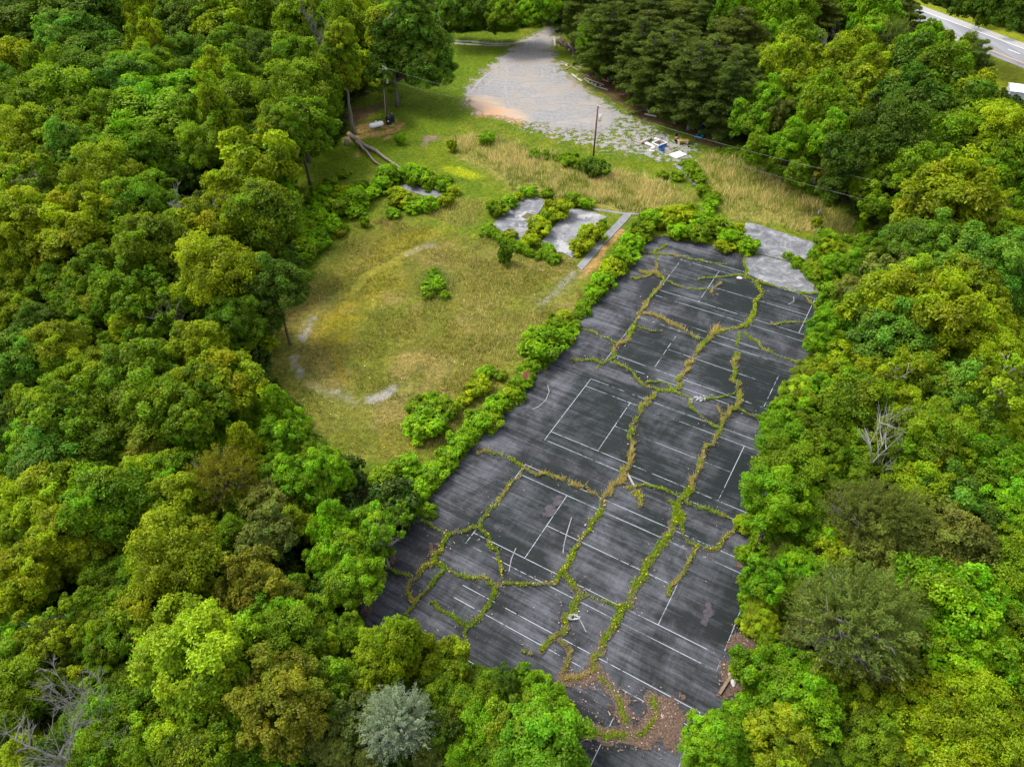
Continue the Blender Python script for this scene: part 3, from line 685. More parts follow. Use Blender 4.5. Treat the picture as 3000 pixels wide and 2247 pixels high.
# ------------------------------------------------------------------ foliage
def unit(v): return v/(np.linalg.norm(v, axis=-1, keepdims=True)+1e-9)
def leaf_mesh(name, C, N, size, asp, tint, age, rg, mat=None, along=None):
    n = len(C); N = unit(N)
    a = rg.normal(size=(n, 3)) if along is None else along+rg.normal(size=(n, 3))*.25
    a = unit(a-(a*N).sum(1)[:, None]*N); b = np.cross(N, a)
    L = size*(0.7+.6*rg.random(n))[:, None]; Wd = L*asp
    fold = N*(L*.16)
    V = np.stack([C-a*L*.5, C+b*Wd*.5+fold, C+a*L*.5, C-b*Wd*.5+fold], 1).reshape(-1, 3)
    i = np.arange(n)*4
    F = np.stack([np.stack([i, i+1, i+2], 1), np.stack([i, i+2, i+3], 1)], 1).reshape(-1, 3)
    return mesh_np(name, V, F, [mat or LEAF], False, {'tint': ('FLOAT', np.repeat(tint, 4)), 'age': ('FLOAT', np.repeat(age, 4))})
def fib(n, rg):
    i = np.arange(n)+.5; ph = np.arccos(1-2*i/n); th = math.pi*(1+5**.5)*i+rg.random()*6
    return np.stack([np.cos(th)*np.sin(ph), np.sin(th)*np.sin(ph), np.cos(ph)], 1)
def clump_crown(seed, nl=60, nsub=8, nleaf=54, ls=.30, asp=.55, zmin=-.5, lr=(.15, .30), shape='R', gap=0.0, flat=.75, up=.35, R=4.0, rough=.40):
    rg = np.random.default_rng(seed)
    D = fib(int(nl*1.35), rg); D = D+rg.normal(size=D.shape)*.16; D = unit(D); D = D[D[:, 2] > zmin]
    if gap: D = D[rg.random(len(D)) > gap]
    n = len(D)
    rad = .80-rough*rg.random(n)+.10*rg.random(n)+np.where(rg.random(n) < .2, rg.uniform(.05, .28, n), 0)
    P = D*rad[:, None]*R
    if shape == 'T':                                 # pyramidal: wide below, pointed above
        h = (P[:, 2]/R+.6)/1.5; k = np.clip(1.22-.95*h, .22, 1.2); P[:, 0] *= k; P[:, 1] *= k; P[:, 2] *= 1.12
    if shape == 'C':                                 # column of stacked lobes
        P[:, :2] *= .8; P[:, 2] = rg.uniform(-1, 1, n)*R*.95
    if shape == 'V':                                 # spreading, flat topped
        P[:, 2] = np.abs(P[:, 2])*.7-.1*R; P[:, :2] *= 1.1
    lrad = R*rg.uniform(lr[0], lr[1], n); lt = rg.normal(0, .16, n); la = rg.normal(0, .6, n)
    S = unit(D[:, None, :]*.55+np.array([0, 0, .30])+rg.normal(size=(n, nsub, 3))*.75)
    SC_ = P[:, None, :]+S*lrad[:, None, None]*.72*np.array([1, 1, flat])
    srad = (lrad[:, None]*rg.uniform(.34, .66, (n, nsub)))
    stn = lt[:, None]+rg.normal(0, .09, (n, nsub)); sa = la[:, None]+rg.normal(0, .3, (n, nsub))
    Q = unit(S[:, :, None, :]*.75+np.array([0, 0, .2])+rg.normal(size=(n, nsub, nleaf, 3))*.62)
    C = SC_[:, :, None, :]+Q*srad[:, :, None, None]*rg.uniform(.35, 1.28, (n, nsub, nleaf, 1))*np.array([1, 1, .85])
    N = Q*.75+np.array([0, 0, up])+rg.normal(size=Q.shape)*.42
    t = np.clip(.5+stn[:, :, None]+rg.normal(0, .13, (n, nsub, nleaf)), 0, 1.3); ag = sa[:, :, None]+rg.normal(0, .35, (n, nsub, nleaf))
    me = leaf_mesh('crown', C.reshape(-1, 3), N.reshape(-1, 3), ls, asp, t.ravel(), ag.ravel(), rg)
    return me, P
def feather_crown(seed, ns=520, nl=34, ls=.22, asp=.28, R=4.0, upw=.55, length=1.5, droop=.25):
    rg = np.random.default_rng(seed)
    D = unit(rg.normal(size=(ns, 3))+np.array([0, 0, .45])); D = D[D[:, 2] > -.35]; n = len(D)
    B = D*R*rg.uniform(.35, .85, n)[:, None]
    lob = fbm(D[:, 0]*4+9, D[:, 1]*4+D[:, 2]*3, .8, seed)
    B *= (.7+.5*lob)[:, None]
    dirn = unit(D+np.array([0, 0, upw])+rg.normal(size=D.shape)*.25)
    L = length*rg.uniform(.6, 1.25, n)
    t = rg.random((n, nl)); side = rg.normal(size=(n, nl, 3))*.10
    C = B[:, None, :]+dirn[:, None, :]*(t*L[:, None])[:, :, None]+side*(1.2-.6*t[:, :, None])
    C[:, :, 2] -= droop*(t**2)*L[:, None]
    N = rg.normal(size=C.shape)+np.array([0, 0, .6])+D[:, None, :]*.4
    tt = np.clip(.5+(rg.normal(0, .14, n))[:, None]+rg.normal(0, .12, (n, nl)), 0, 1.3); ag = rg.normal(0, .4, n)[:, None]+rg.normal(0, .3, (n, nl))
    al = np.repeat(dirn[:, None, :], nl, 1).reshape(-1, 3)
    return leaf_mesh('crown', C.reshape(-1, 3), N.reshape(-1, 3), ls, asp, tt.ravel(), ag.ravel(), rg, along=al), (B, dirn, L)
def pine_crown(seed, R=4.0, Hh=7.0, whorls=17, per=6):
    """local z from -Hh to Hh, needle sprays on layered boughs"""
    rg = np.random.default_rng(seed); C = []; N = []; A = []; T = []; boughs = []
    for i in range(whorls):
        t = (i+.5)/whorls; zz = -Hh*.92+2*Hh*.96*t
        rr = R*min(1.0, (1-t)**.5*1.12)*(1 if t > .12 else .7)
        for k in range(per if t < .85 else 4):
            az = 2*math.pi*(k/per)+i*1.1+rg.normal(0, .25); ln = rr*rg.uniform(.45, 1.28)
            if rg.random() < .10: continue
            d = np.array([math.cos(az), math.sin(az), 0]); s = np.array([-d[1], d[0], 0]); tn = rg.normal(0, .12)
            rise = rg.uniform(-.10, .22)
            tip = np.array([0, 0, zz])+d*ln+np.array([0, 0, rise*ln]); boughs.append((zz, tip))
            m = max(4, int(ln*5.5))
            for q in range(m):
                f = .22+.78*(q+rg.random())/m
                w = (.42*ln)*(1-f)*1.0+.22
                for j in range(5):
                    off = rg.uniform(-1, 1)*w
                    p = np.array([0, 0, zz])+d*ln*f+s*off+np.array([0, 0, rise*ln*f-.10*abs(off)+rg.normal(0, .07)])
                    dirn = unit(d*1.0+s*np.sign(off)*.9+np.array([0, 0, .45]))
                    n_ = 7
                    C.append(p+rg.normal(size=(n_, 3))*.10); A.append(unit(dirn+rg.normal(size=(n_, 3))*.5)); N.append(rg.normal(size=(n_, 3))+np.array([0, 0, .9])); T.append(np.full(n_, .5+tn)+rg.normal(0, .13, n_))
    C = np.concatenate(C); A = np.concatenate(A); N = np.concatenate(N); T = np.clip(np.concatenate(T), 0, 1.3)
    return leaf_mesh('crown', C, N, .40, .17, T, rg.normal(0, .3, len(C)), rg, along=A), boughs

def norm_trunk(seed, mat, P=None, nlimb=8, thick=.040, lean=.05, top=.80, twigs=0, sides=6, cz=.62, vz=.36):
    """trunk and limbs: x,y in crown radii, z in tree heights"""
    rg = random.Random(seed); m = MB()
    pts = [Vector((0, 0, -.02))]; k = 6
    ang = rg.uniform(0, 6.3)
    for i in range(1, k+1):
        t = i/k; pts.append(Vector((math.cos(ang)*lean*t+rg.uniform(-.02, .02), math.sin(ang)*lean*t+rg.uniform(-.02, .02), top*t)))
    m.tube(pts, [thick*1.5]+[thick*(1.05-.8*i/k) for i in range(1, k+1)], sides)
    for j in range(nlimb):
        t = rg.uniform(.35, .85); base = pts[0].lerp(pts[-1], t); a = j*2.4+rg.uniform(-.4, .4)
        if P is not None and len(P):
            q = P[rg.randrange(len(P))]; tip = Vector((q[0]/4*.95, q[1]/4*.95, cz+q[2]/4*vz*.95))
            base = pts[0].lerp(pts[-1], max(.3, min(.9, (tip.z-.12)/top*.8)))
        else: tip = Vector((math.cos(a)*.75, math.sin(a)*.75, base.z+rg.uniform(.08, .25)))
        mid = base.lerp(tip, .5)+Vector((rg.uniform(-.07, .07), rg.uniform(-.07, .07), rg.uniform(-.03, .02)))
        m.tube([base, mid, tip], [thick*.5, thick*.3, thick*.10], 5)
        for _ in range(twigs):
            b2 = mid.lerp(tip, rg.uniform(0, .8)); d = Vector((rg.uniform(-1, 1)*.28, rg.uniform(-1, 1)*.28, rg.uniform(.0, .12)))
            m.tube([b2, b2+d*.55+Vector((0, 0, .01)), b2+d], [thick*.18, thick*.12, thick*.05], 4)
    me = bpy.data.meshes.new('trunk'); me.from_pydata([tuple(v) for v in m.V], [], m.F); me.materials.append(mat)
    me.polygons.foreach_set('use_smooth', [True]*len(m.F)); me.update(); return me
def dead_trunk(seed, mat, thick=.045, lean=.15, spread=1.0):
    rg = random.Random(seed); m = MB()
    def grow(p, d, L, r, dep):
        n = 4; pts = [p]; q = p; dd = d
        for i in range(n):
            dd = (dd+Vector((rg.uniform(-.22, .22), rg.uniform(-.22, .22), rg.uniform(-.04, .06)))).normalized()
            q = q+Vector((dd.x*L/n, dd.y*L/n, dd.z*L/n*.5)); pts.append(q)
        m.tube(pts, [r*(1-.16*i) for i in range(n+1)], 6 if dep < 2 else 4, cap=False)
        if dep < 4:
            for _ in range(3 if dep else 5):
                t = rg.uniform(.35, 1); b = pts[0].lerp(pts[-1], t); b = pts[min(n, int(t*n))]
                nd_ = (dd+Vector((rg.uniform(-1, 1), rg.uniform(-1, 1), rg.uniform(-.2, .5)))*(.75*spread)).normalized()
                grow(b, nd_, L*rg.uniform(.5, .72), r*.55, dep+1)
    grow(Vector((0, 0, 0)), Vector((rg.uniform(-lean, lean), rg.uniform(-lean, lean), 1)), 1.15, thick, 0)
    me = bpy.data.meshes.new('trunk'); me.from_pydata([tuple(v) for v in m.V], [], m.F); me.materials.append(mat)
    me.polygons.foreach_set('use_smooth', [True]*len(m.F)); me.update(); return me

VAR = {}
def variants():
    R = []
    for i, kw in enumerate([dict(ls=.24, nleaf=66), dict(nl=48, lr=(.18, .36), nsub=10), dict(nl=72, lr=(.13, .25), nsub=7), dict(nl=60, rough=.60, gap=.14, ls=.38), dict(nl=52, lr=(.15, .40), nsub=9, rough=.55, ls=.26, nleaf=62), dict(nl=60, flat=.45, up=.6, lr=(.18, .32))]):
        me, P = clump_crown(100+i, **kw); R.append((me, norm_trunk(10+i, BARK, P)))
    VAR['R'] = R
    VAR['T'] = [(lambda mp: (mp[0], norm_trunk(30+i, BARK, mp[1], cz=.58, vz=.42)))(clump_crown(130+i, shape='T', nl=64, rough=.45)) for i in range(3)]
    VAR['C'] = [(lambda mp: (mp[0], norm_trunk(35, BARK, mp[1], cz=.55, vz=.45)))(clump_crown(140, shape='C', nl=52))]
    VAR['S'] = [(lambda mp: (mp[0], norm_trunk(40+i, PALE, mp[1], nlimb=26, thick=.05, twigs=3)))(clump_crown(150+i, nl=40, gap=.42, nsub=7, nleaf=46, lr=(.13, .24), rough=.6, ls=.30)) for i in range(2)]
    VAR['V'] = [(lambda mp: (mp[0], norm_trunk(44, BARK, mp[1])))(clump_crown(158, shape='V', nl=44, zmin=-.2))]
    fs = []
    for i in range(2):
        me, _ = feather_crown(160+i, ns=620); fs.append((me, norm_trunk(50+i, GREYBARK, None, nlimb=34, thick=.03, twigs=5)))
    VAR['F'] = fs
    VAR['P'] = []
    for i in range(3):
        me, bo = pine_crown(170+i); m = MB(); m.tube([(0, 0, -.02), (.01, 0, .5), (0, .01, .97)], [.06, .04, .01], 7)
        for zz, tip in bo[::2]: m.tube([(0, 0, .54+.0657*zz), (tip[0]/4*.45, tip[1]/4*.45, .54+.0657*((zz+tip[2])/2)), (tip[0]/4*.8, tip[1]/4*.8, .54+.0657*tip[2])], [.012, .008, .003], 4)
        tm = bpy.data.meshes.new('trunk'); tm.from_pydata([tuple(v) for v in m.V], [], m.F); tm.materials.append(GREYBARK); tm.update(); VAR['P'].append((me, tm))
    VAR['D'] = [(None, dead_trunk(70+i, GREYBARK, thick=.028, spread=1.5)) for i in range(2)]
    VAR['W'] = [(None, dead_trunk(80+i, PALE, thick=.026, spread=1.9)) for i in range(2)]
    VAR['B'] = [clump_crown(200+i, nl=34, nsub=8, nleaf=34, ls=.62, zmin=-.75, lr=(.16, .38), rough=.5, R=4)[0] for i in range(3)]
    VAR['b'] = [clump_crown(210+i, nl=14, nsub=6, nleaf=28, ls=.8, zmin=-.6, lr=(.3, .5), rough=.2, R=4)[0] for i in range(2)]
variants()
COLS = {'a': ((.140, .228, .003), 'mid green'), 'b': ((.230, .300, .003), 'yellow-green'), 'c': ((.185, .195, .010), 'rusty olive'), 'd': ((.076, .142, .006), 'dark green'),
        'e': ((.118, .225, .013), 'cool green'), 'f': ((.158, .300, .003), 'bright green'), 'g': ((.165, .200, .030), 'olive'), 'h': ((.27, .345, .245), 'silvery grey-green'),
        'l': ((.270, .360, .008), 'pale lime')}
SHP = {'R': 'rounded tree', 'T': 'pointed tree', 'C': 'columnar tree', 'S': 'thin-crowned tree', 'V': 'spreading tree', 'F': 'feathery tree', 'P': 'pine', 'D': 'bare grey tree', 'W': 'bare whitish tree'}
NMS = {'R': 'broadleaf_tree', 'T': 'broadleaf_tree', 'C': 'broadleaf_tree', 'S': 'broadleaf_tree', 'V': 'broadleaf_tree', 'F': 'willowy_tree', 'P': 'pine_tree', 'D': 'dead_tree', 'W': 'dead_tree'}
TREES = """
18 90 70 bR;110 60 150 dR;200 110 150 eR;290 60 160 dT;290 170 150 dR;320 30 130 eR;418 60 90 bT;430 150 100 bT;475 60 60 D;500 130 50 D;535 60 130 dR;545 150 100 eR;560 220 90 dR;662 60 150 bR;672 150 130 aR;710 100 60 D;770 70 130 aT;770 170 110 dR;
880 80 150 aT;860 170 130 aR;940 40 90 D;975 60 110 aT;172 215 110 aT;230 240 100 dR;45 190 120 bR;30 262 110 eR;110 280 110 aR;330 215 120 aR;440 205 120 aR;395 225 100 bR;485 190 90 dR;355 268 150 eR;440 290 150 fR;516 340 230 fR;600 210 90 dR;640 240 120 bT;690 210 100 aR;700 290 120 aR;745 250 90 aR;780 240 90 dR;
865 290 170 aR;873 375 190 aR;925 250 110 aT;820 300 100 bR;936 330 80 aR;160 310 150 aR;70 345 130 aR;70 410 140 bR;136 400 120 aR;200 445 110 eR;262 370 130 aR;270 430 110 aR;330 350 110 aR;385 425 130 fR;430 395 90 aR;590 330 120 aR;640 350 120 bT;650 410 120 aR;600 430 100 aR;700 380 110 dR;
27 500 100 bR;110 505 140 aR;190 520 110 aR;310 520 140 bR;250 470 90 aR;390 590 130 aR;340 600 100 bR;230 600 150 bV;60 640 150 bR;20 600 80 aR;150 600 110 aR;195 700 160 bR;100 690 110 cR;310 690 130 aR;465 585 120 aR;520 480 110 dR;600 520 90 dR;545 530 130 W;420 510 90 aR;745 465 150 bR;700 440 100 aR;805 500 120 fR;800 430 110 fR;680 545 120 bR;620 590 110 aR;
590 655 170 bV;680 670 130 bR;765 620 140 aR;760 560 110 fR;430 715 130 aR;510 690 120 aR;750 710 110 aR;840 560 80 fR;390 660 100 dR;
27 800 110 bR;90 785 110 bS;27 915 120 bR;180 815 120 aV;270 795 130 aR;208 895 120 aR;290 885 130 aV;385 860 170 aR;390 775 130 aR;498 900 140 aR;490 825 120 aR;543 780 120 aR;460 770 100 bR;634 790 150 bR;656 860 140 aR;724 790 120 aR;790 760 110 aR;806 840 160 dR;838 775 100 dR;710 850 100 fR;770 915 110 dR;680 922 120 aR;600 930 110 aR;566 1010 130 bR;625 1045 130 fR;690 1010 110 aR;
155 1020 130 bR;100 940 110 dR;145 940 90 aR;36 1050 140 eR;250 985 110 aR;430 985 120 aR;370 960 110 bR;490 970 100 aR;317 1022 100 aR;253 1090 160 bR;385 1085 150 aR;180 1100 100 aR;330 1110 90 aR;540 1090 110 fR;634 1112 200 bV;724 1135 120 aR;480 1120 100 aR;353 1175 150 bV;444 1180 150 aR;566 1180 150 aR;113 1190 130 lR;60 1170 90 bR;195 1205 140 aR;271 1225 130 aR;453 1262 150 aR;566 1245 130 fR;370 1270 110 aR;640 1220 110 dR;
740 1210 120 aR;815 1190 120 fT;850 1250 110 fR;790 1280 100 fR;883 1280 110 aR;925 1310 90 aR;27 1240 120 dR;30 1310 100 dR;149 1340 180 eR;90 1290 100 fR;253 1300 120 aR;330 1330 110 aR;27 1390 110 aR;430 1325 130 cR;520 1330 100 aR;625 1307 110 fR;715 1310 120 bT;828 1325 100 fR;680 1250 90 dR;280 1400 150 aR;200 1430 100 bR;407 1395 120 bR;350 1440 100 aR;498 1390 120 fR;570 1390 90 dR;656 1397 180 cF;590 1440 100 aR;
760 1370 110 bR;806 1397 120 fR;870 1380 110 fR;950 1338 120 fR;1000 1400 100 fR;930 1420 120 fR;136 1456 140 bR;60 1460 110 bR;294 1466 150 fR;215 1500 90 aR;390 1480 110 aR;498 1466 150 bR;590 1500 110 aR;700 1480 120 aR;780 1474 140 gR;880 1460 110 aR;45 1568 140 bR;115 1530 100 aR;181 1562 150 bR;271 1577 150 bR;340 1550 90 aR;384 1546 140 aR;488 1541 120 aR;579 1537 130 bR;
680 1560 110 aR;769 1577 180 gR;860 1530 110 bR;975 1540 140 fT;1000 1610 150 fR;940 1640 120 fR;1035 1690 130 fR;960 1720 120 dR;1143 1570 160 fR;1080 1530 100 aR;1170 1500 90 fR;1110 1620 110 fR;54 1694 160 bR;158 1640 120 aR;120 1720 100 aR;250 1650 110 fR;300 1700 110 aR;212 1780 130 aR;280 1770 110 aR;511 1622 170 bR;440 1620 100 bR;371 1667 120 aR;440 1700 110 aR;633 1590 110 aR;600 1650 100 aR;
429 1760 160 bV;350 1770 110 aR;560 1730 120 S;580 1790 100 aR;746 1700 200 cR;690 1780 140 cR;820 1760 120 cR;870 1720 110 aR;900 1790 110 aR;20 1770 100 aR;60 1830 110 fR;130 1850 140 bS;250 1870 120 aR;330 1850 120 aR;407 1860 130 fR;480 1850 110 aR;565 1910 270 lR;600 2010 230 lR;660 1880 120 fR;720 1850 110 fR;805 1816 140 fR;836 1884 150 aR;770 1920 120 aR;900 1860 110 bR;940 1884 120 bR;1010 1830 90 aR;960 1950 110 aR;
1026 1860 100 aR;60 1930 110 aR;140 1960 170 W;226 1990 130 S;226 2010 190 W;45 2033 150 aR;130 2040 110 aR;300 1990 120 aR;370 2010 120 aR;40 2100 190 W;110 2150 170 W;316 2110 190 fR;400 2080 120 aR;230 2090 100 aR;220 2170 110 dR;330 2200 150 aR;475 2190 190 lR;560 2130 130 dR;588 2190 150 aR;678 2187 160 fR;730 2110 120 aR;690 2060 130 aR;68 2215 110 bR;150 2220 100 dR;827 2050 190 cR;870 1990 130 bR;
770 2010 100 aR;931 2020 130 aR;900 2110 130 cF;850 2160 120 cR;950 2160 110 gR;780 2200 110 aR;860 2225 120 fR;990 2200 110 gR;1080 2220 100 gR;1030 2090 140 gR;1000 1990 110 bR;1193 1870 160 bT;1110 1900 130 bR;1116 1970 150 bR;1060 1990 110 aR;1230 1960 130 bR;1297 1940 130 bR;1300 2020 150 aR;1387 1985 140 aR;1430 1960 90 aR;1400 2060 140 aR;1487 1998 70 dT 9;1568 1975 130 fR;1540 2040 110 fR;1636 2065 150 fR;
1690 2130 110 fR;1160 2110 190 hF;1270 2080 100 gR;1297 2140 120 dR;1260 2200 100 gR;1350 2080 110 gR;1523 2110 180 lR;1440 2120 130 fR;1410 2180 150 fR;1590 2178 190 fR;1490 2210 130 fR;1340 2220 110 fR;1680 2210 110 fR;
1150 60 110 bR 19;1104 120 110 bR;1013 110 130 aT;1050 60 110 bT;1040 190 100 bR;960 200 90 dR;1090 220 90 dR;925 330 100 aR;
1330 15 90 eR;1380 30 80 dR;1430 10 90 dR;1470 30 80 aR;1520 20 80 dR;1550 35 70 fR;1600 10 80 fR;1340 60 50 aR 6;1400 65 50 aR 6;1460 68 50 aR 6;1500 70 45 fR 6;
1613 20 130 gP;1660 60 110 gP;1703 40 130 gP;1740 100 110 gP;1817 60 140 gP;1770 160 120 gP;1862 150 150 gP;1817 215 130 gP;1900 60 120 gP;1975 150 150 gP;2020 60 140 gP;1950 225 150 gP;1880 222 110 gP;2040 232 130 gP;2088 200 150 gP;2140 262 110 gP;2090 60 120 gP;2155 125 140 gP;2170 225 120 gP;1985 262 110 gP;1730 120 60 fT;1745 170 60 fR;1760 215 45 bR 5;1907 27 60 fT;2165 290 90 gP;2195 290 70 gP;
2205 40 110 bT;2150 20 90 fT;2270 50 120 fT;2340 30 100 aR;2260 125 80 fT 13;2310 105 60 D;2340 130 110 aR;2405 40 90 gP;2420 110 80 D;2470 100 60 D;2480 27 80 fR;2530 20 90 gP;2566 68 100 fT;2600 20 90 gP;2643 23 90 gP;2656 65 100 gP;2690 30 70 gP;2724 100 60 fT;2557 120 120 fR;2500 150 110 bR;2610 120 100 gF;2290 200 110 lT;2230 180 90 bR;2253 285 100 fR;2330 250 100 bR;2398 204 120 bR;2453 190 110 bR;2360 160 90 aR;
2407 310 140 aT;2340 310 90 aR;2480 270 120 aR;2470 350 110 aR;2530 220 110 bR;2600 200 110 bR;2679 205 150 dT;2590 280 120 bR;2650 290 130 dR;2720 300 170 dR;2611 400 150 dR;2700 400 140 aR;2679 150 120 fR;2770 175 130 aR;2740 220 110 aR;2835 140 90 gR;2880 160 90 gP 15;2800 240 110 aR;2883 253 120 bR;2840 310 110 bR;2905 345 90 aR;2883 400 200 aR;2960 400 110 bR;2950 470 110 aR;2837 344 120 aR;2770 400 120 aR;
2203 350 100 fR;2220 420 80 aR;2280 340 70 gT;2317 417 120 fR;2270 440 70 aR;2430 400 110 fR;2385 453 100 aR;2453 475 100 cR;2340 500 70 aR 8;2440 540 70 dR 8;2534 521 90 aR;2490 450 100 dR;2560 450 120 aR;2611 500 100 aR;2679 489 110 aR;2740 500 110 aR;2792 570 160 bR;2860 540 120 bR;2928 498 130 aR;2566 597 80 aR 8;2634 611 90 aR;2700 580 100 aR;2860 643 110 bR;2770 634 120 cS;2733 702 160 eR;2643 680 100 eR;2950 600 120 aR;2980 540 80 aR;2980 680 100 bR;
2700 640 90 bR;2421 670 85 fR 5;2432 715 80 bR 5;2375 765 100 fR 4;2446 775 90 fR 5;2400 800 90 bR 4;2497 770 80 fR 6;2537 698 45 fR 5;2624 698 90 eR;2560 750 90 aR;2772 774 120 bR;2700 770 110 aR;2870 654 110 bR;2888 788 160 eR;2960 760 110 eR;2930 710 110 aR;2816 846 130 bR;2671 825 140 lR;2600 800 100 gR;2530 820 90 aR;2573 868 110 eR;2635 900 160 bR;2761 908 150 bR;2497 862 110 gR;2453 890 100 fR;
2430 850 80 bR 6;2508 940 130 aR;2580 950 110 aR;2616 980 150 eR;2714 948 110 lR;2743 1000 120 lR;2435 962 110 fR;2400 1000 90 fR 8;2435 1027 120 aR;2520 1010 110 aR;2870 926 140 bR;2820 970 110 bR;2953 890 120 eR;2960 980 110 bR;2906 1035 130 bR;2374 1082 120 bR;2340 1140 90 lR 7;2420 1110 110 bR;2479 1071 130 bR;2540 1070 110 aR;2598 1115 170 bS;2600 1150 130 bR;2690 1100 140 bR;2650 1040 110 eR;2761 1067 130 bR;
2808 1143 130 eR;2942 1115 170 bR;2970 1180 110 bR;2320 1160 100 lR 7;2403 1150 120 fR;2852 1082 110 eR;2508 1160 130 aR;2470 1200 90 S;2272 1215 110 fR 7;2310 1240 110 fR;2356 1230 90 aR;2301 1302 140 fR;2262 1290 80 fR 6;2400 1295 150 aR;2350 1350 110 aR;2508 1233 120 bR;2590 1220 190 W;2620 1210 110 aR;2435 1342 130 aR;2500 1320 110 aR;2689 1270 150 aR;2640 1230 110 eR;2740 1210 110 aR;2816 1197 140 eR;2880 1200 110 eR;
2798 1270 120 bR;2960 1251 130 bR;2890 1280 120 aR;2598 1325 120 bV;2743 1345 160 bV;2670 1350 110 bR;2689 1430 150 bR;2720 1480 110 bR;2526 1385 150 aR;2600 1410 120 aR;2780 1430 140 eR;2830 1360 110 aR;2309 1380 170 aR;2250 1400 90 fR 8;2272 1450 150 fR;2345 1440 120 aR;2345 1494 140 fR;2290 1540 130 fR;2240 1500 100 fR 8;2453 1450 130 aR;2410 1400 110 aR;2400 1540 110 fR;2526 1512 200 gF;2616 1520 190 gF;
2560 1600 160 gR;2780 1580 200 gR;2730 1530 120 aR;2700 1620 130 gR;2924 1357 150 fR;2870 1420 120 aR;2942 1476 160 fR;2880 1540 110 dR;2960 1585 150 aR;2980 1400 90 fR;2671 1650 150 gF;2840 1660 130 gR;2472 1611 140 bR;2420 1590 110 aR;2520 1660 110 gR;2345 1665 140 fR;2300 1620 90 gR;2245 1700 110 fR 8;2240 1770 90 lR 6;2227 1820 90 bR 6;2300 1740 120 fR;2400 1690 120 fR;2330 1800 110 aR;2290 1880 110 gR;
2430 1790 190 gF;2516 1810 280 gF;2610 1790 200 gF;2540 1900 200 gF;2209 1955 120 fR;2260 1910 100 aR;2317 1950 140 fR;2407 1990 150 lR;2450 1950 100 aR;2353 2048 150 fR;2270 2030 130 fR;2220 2060 120 fR;2787 1760 180 fR;2850 1830 170 fR;2841 1910 170 fR;2733 1875 130 fR;2900 1730 110 aR;2930 1800 140 fR;2970 1880 130 aR;2900 1980 150 fR;2970 2000 130 bR;2715 1984 150 bV;2640 1960 120 bR;2606 2060 170 bV;
2540 1990 110 dR;2769 2048 170 bV;2690 2080 130 bR;2850 2100 150 bR;2371 2120 100 fR;2443 2130 110 fR;2480 2060 110 aR;2281 2164 160 lR;2320 2110 120 W;2154 2138 160 fR;2090 2160 110 fR 9;2200 2210 140 fR;2120 2225 130 fR;2050 2215 90 fR 7;2570 2160 170 aR;2500 2200 130 aR;2400 2210 130 dR;2650 2190 140 bR;2715 2164 160 bR;2780 2200 140 bR;2860 2180 140 bR;2950 2120 140 bR;2960 2210 130 bR;2880 1640 110 aR;2960 1680 130 aR;
2760 20 80 aR 17;2800 5 90 dR 17;2850 25 80 dR 17;2880 5 90 aR 17;2920 40 80 dR 17;2960 30 90 aR 17;2990 70 80 dR 17;2740 -10 80 dR 17;2830 50 50 fR 7;2930 85 45 bR 6;2880 65 50 aR 6;2980 110 45 bR 6
"""
def zone(px, py):
    if py < 130 and 1310 < px < 1615: return 'in the dark row behind the gravel drive'
    if px < 1320 and py < 320 and px > 1080: return 'beside the light pole'
    if px < 1090 and py < 320: return ('in the upper left corner wood' if px < 480 else 'in the wood left of the light pole')
    if 1590 < px < 2210 and py < 340: return 'in the stand right of the gravel lot'
    if px > 2730 and py < 125: return 'beyond the highway'
    if px < 1000 and py < 760: return 'at the left edge above mid-height' if px < 330 else 'left of the leaning trunks'
    if px < 1000 and py < 1180: return 'at the left photo edge at mid-height' if px < 350 else 'left of the oval meadow'
    if px < 1230 and py < 1560: return 'at the left photo edge below mid-height' if px < 450 else 'below the oval meadow'
    if px < 1230 and py < 1830: return 'on the lower left photo edge' if px < 480 else 'left of the lowest tennis court'
    if px < 760: return 'in the lower left corner wood'
    if px < 1750: return 'at the bottom edge left of the courts'
    if py < 560: return 'between the pines and highway' if px < 2640 else 'in front of the highway verge'
    if py < 900: return 'right of the upper concrete pads' if px < 2660 else 'at the right edge beside the pads'
    if py < 1200: return 'right of the upper tennis courts' if px < 2660 else 'at the right edge beside the upper courts'
    if py < 1600: return 'right of the middle tennis court' if px < 2640 else 'at the right edge below mid-height'
    if py < 1900: return 'right of the lower tennis courts' if px < 2640 else 'at the lower right photo edge'
    return "below the courts' rubble corner" if px < 2500 else 'in the lower right corner wood'
ORD = ['leftmost', 'second', 'third', 'fourth', 'fifth', 'sixth', 'seventh', 'eighth', 'ninth', 'tenth', 'eleventh', 'twelfth', 'thirteenth', 'fourteenth', 'fifteenth', 'sixteenth', 'seventeenth', 'eighteenth', 'nineteenth', 'twentieth']
def ordlab(i): return ORD[i]+('-from-left' if i else '')
recs = []
for tok in TREES.replace('\n', '').split(';'):
    tok = tok.strip()
    if not tok: continue
    p = tok.split(); px, py, wpx = float(p[0]), float(p[1]), float(p[2]); cs = p[3]; H = float(p[4]) if len(p) > 4 else None
    if cs in ('aR', 'bR', 'fR') and (int(px)*7+int(py)) % 17 == 0 and H is None: cs = cs[0]+'S'
    if len(cs) == 1: cs = ('b' if cs == 'S' else 'a')+cs
    recs.append([px, py, wpx, cs[0], cs[1], H])
rt = random.Random(5)
broad = sorted([r for r in recs if r[4] in 'RTCVS'], key=lambda r: -r[2]*(1.25 if zone(r[0], r[1]).split()[0] == 'right' else 1))
rest = [r for r in broad[290:] if r[4] != 'S']; rest_id = {id(r) for r in rest}; recs = [r for r in recs if id(r) not in rest_id]
groups = {}
for r in recs: groups.setdefault((zone(r[0], r[1]), r[3] if r[4] not in 'DW' else '', r[4]), []).append(r)
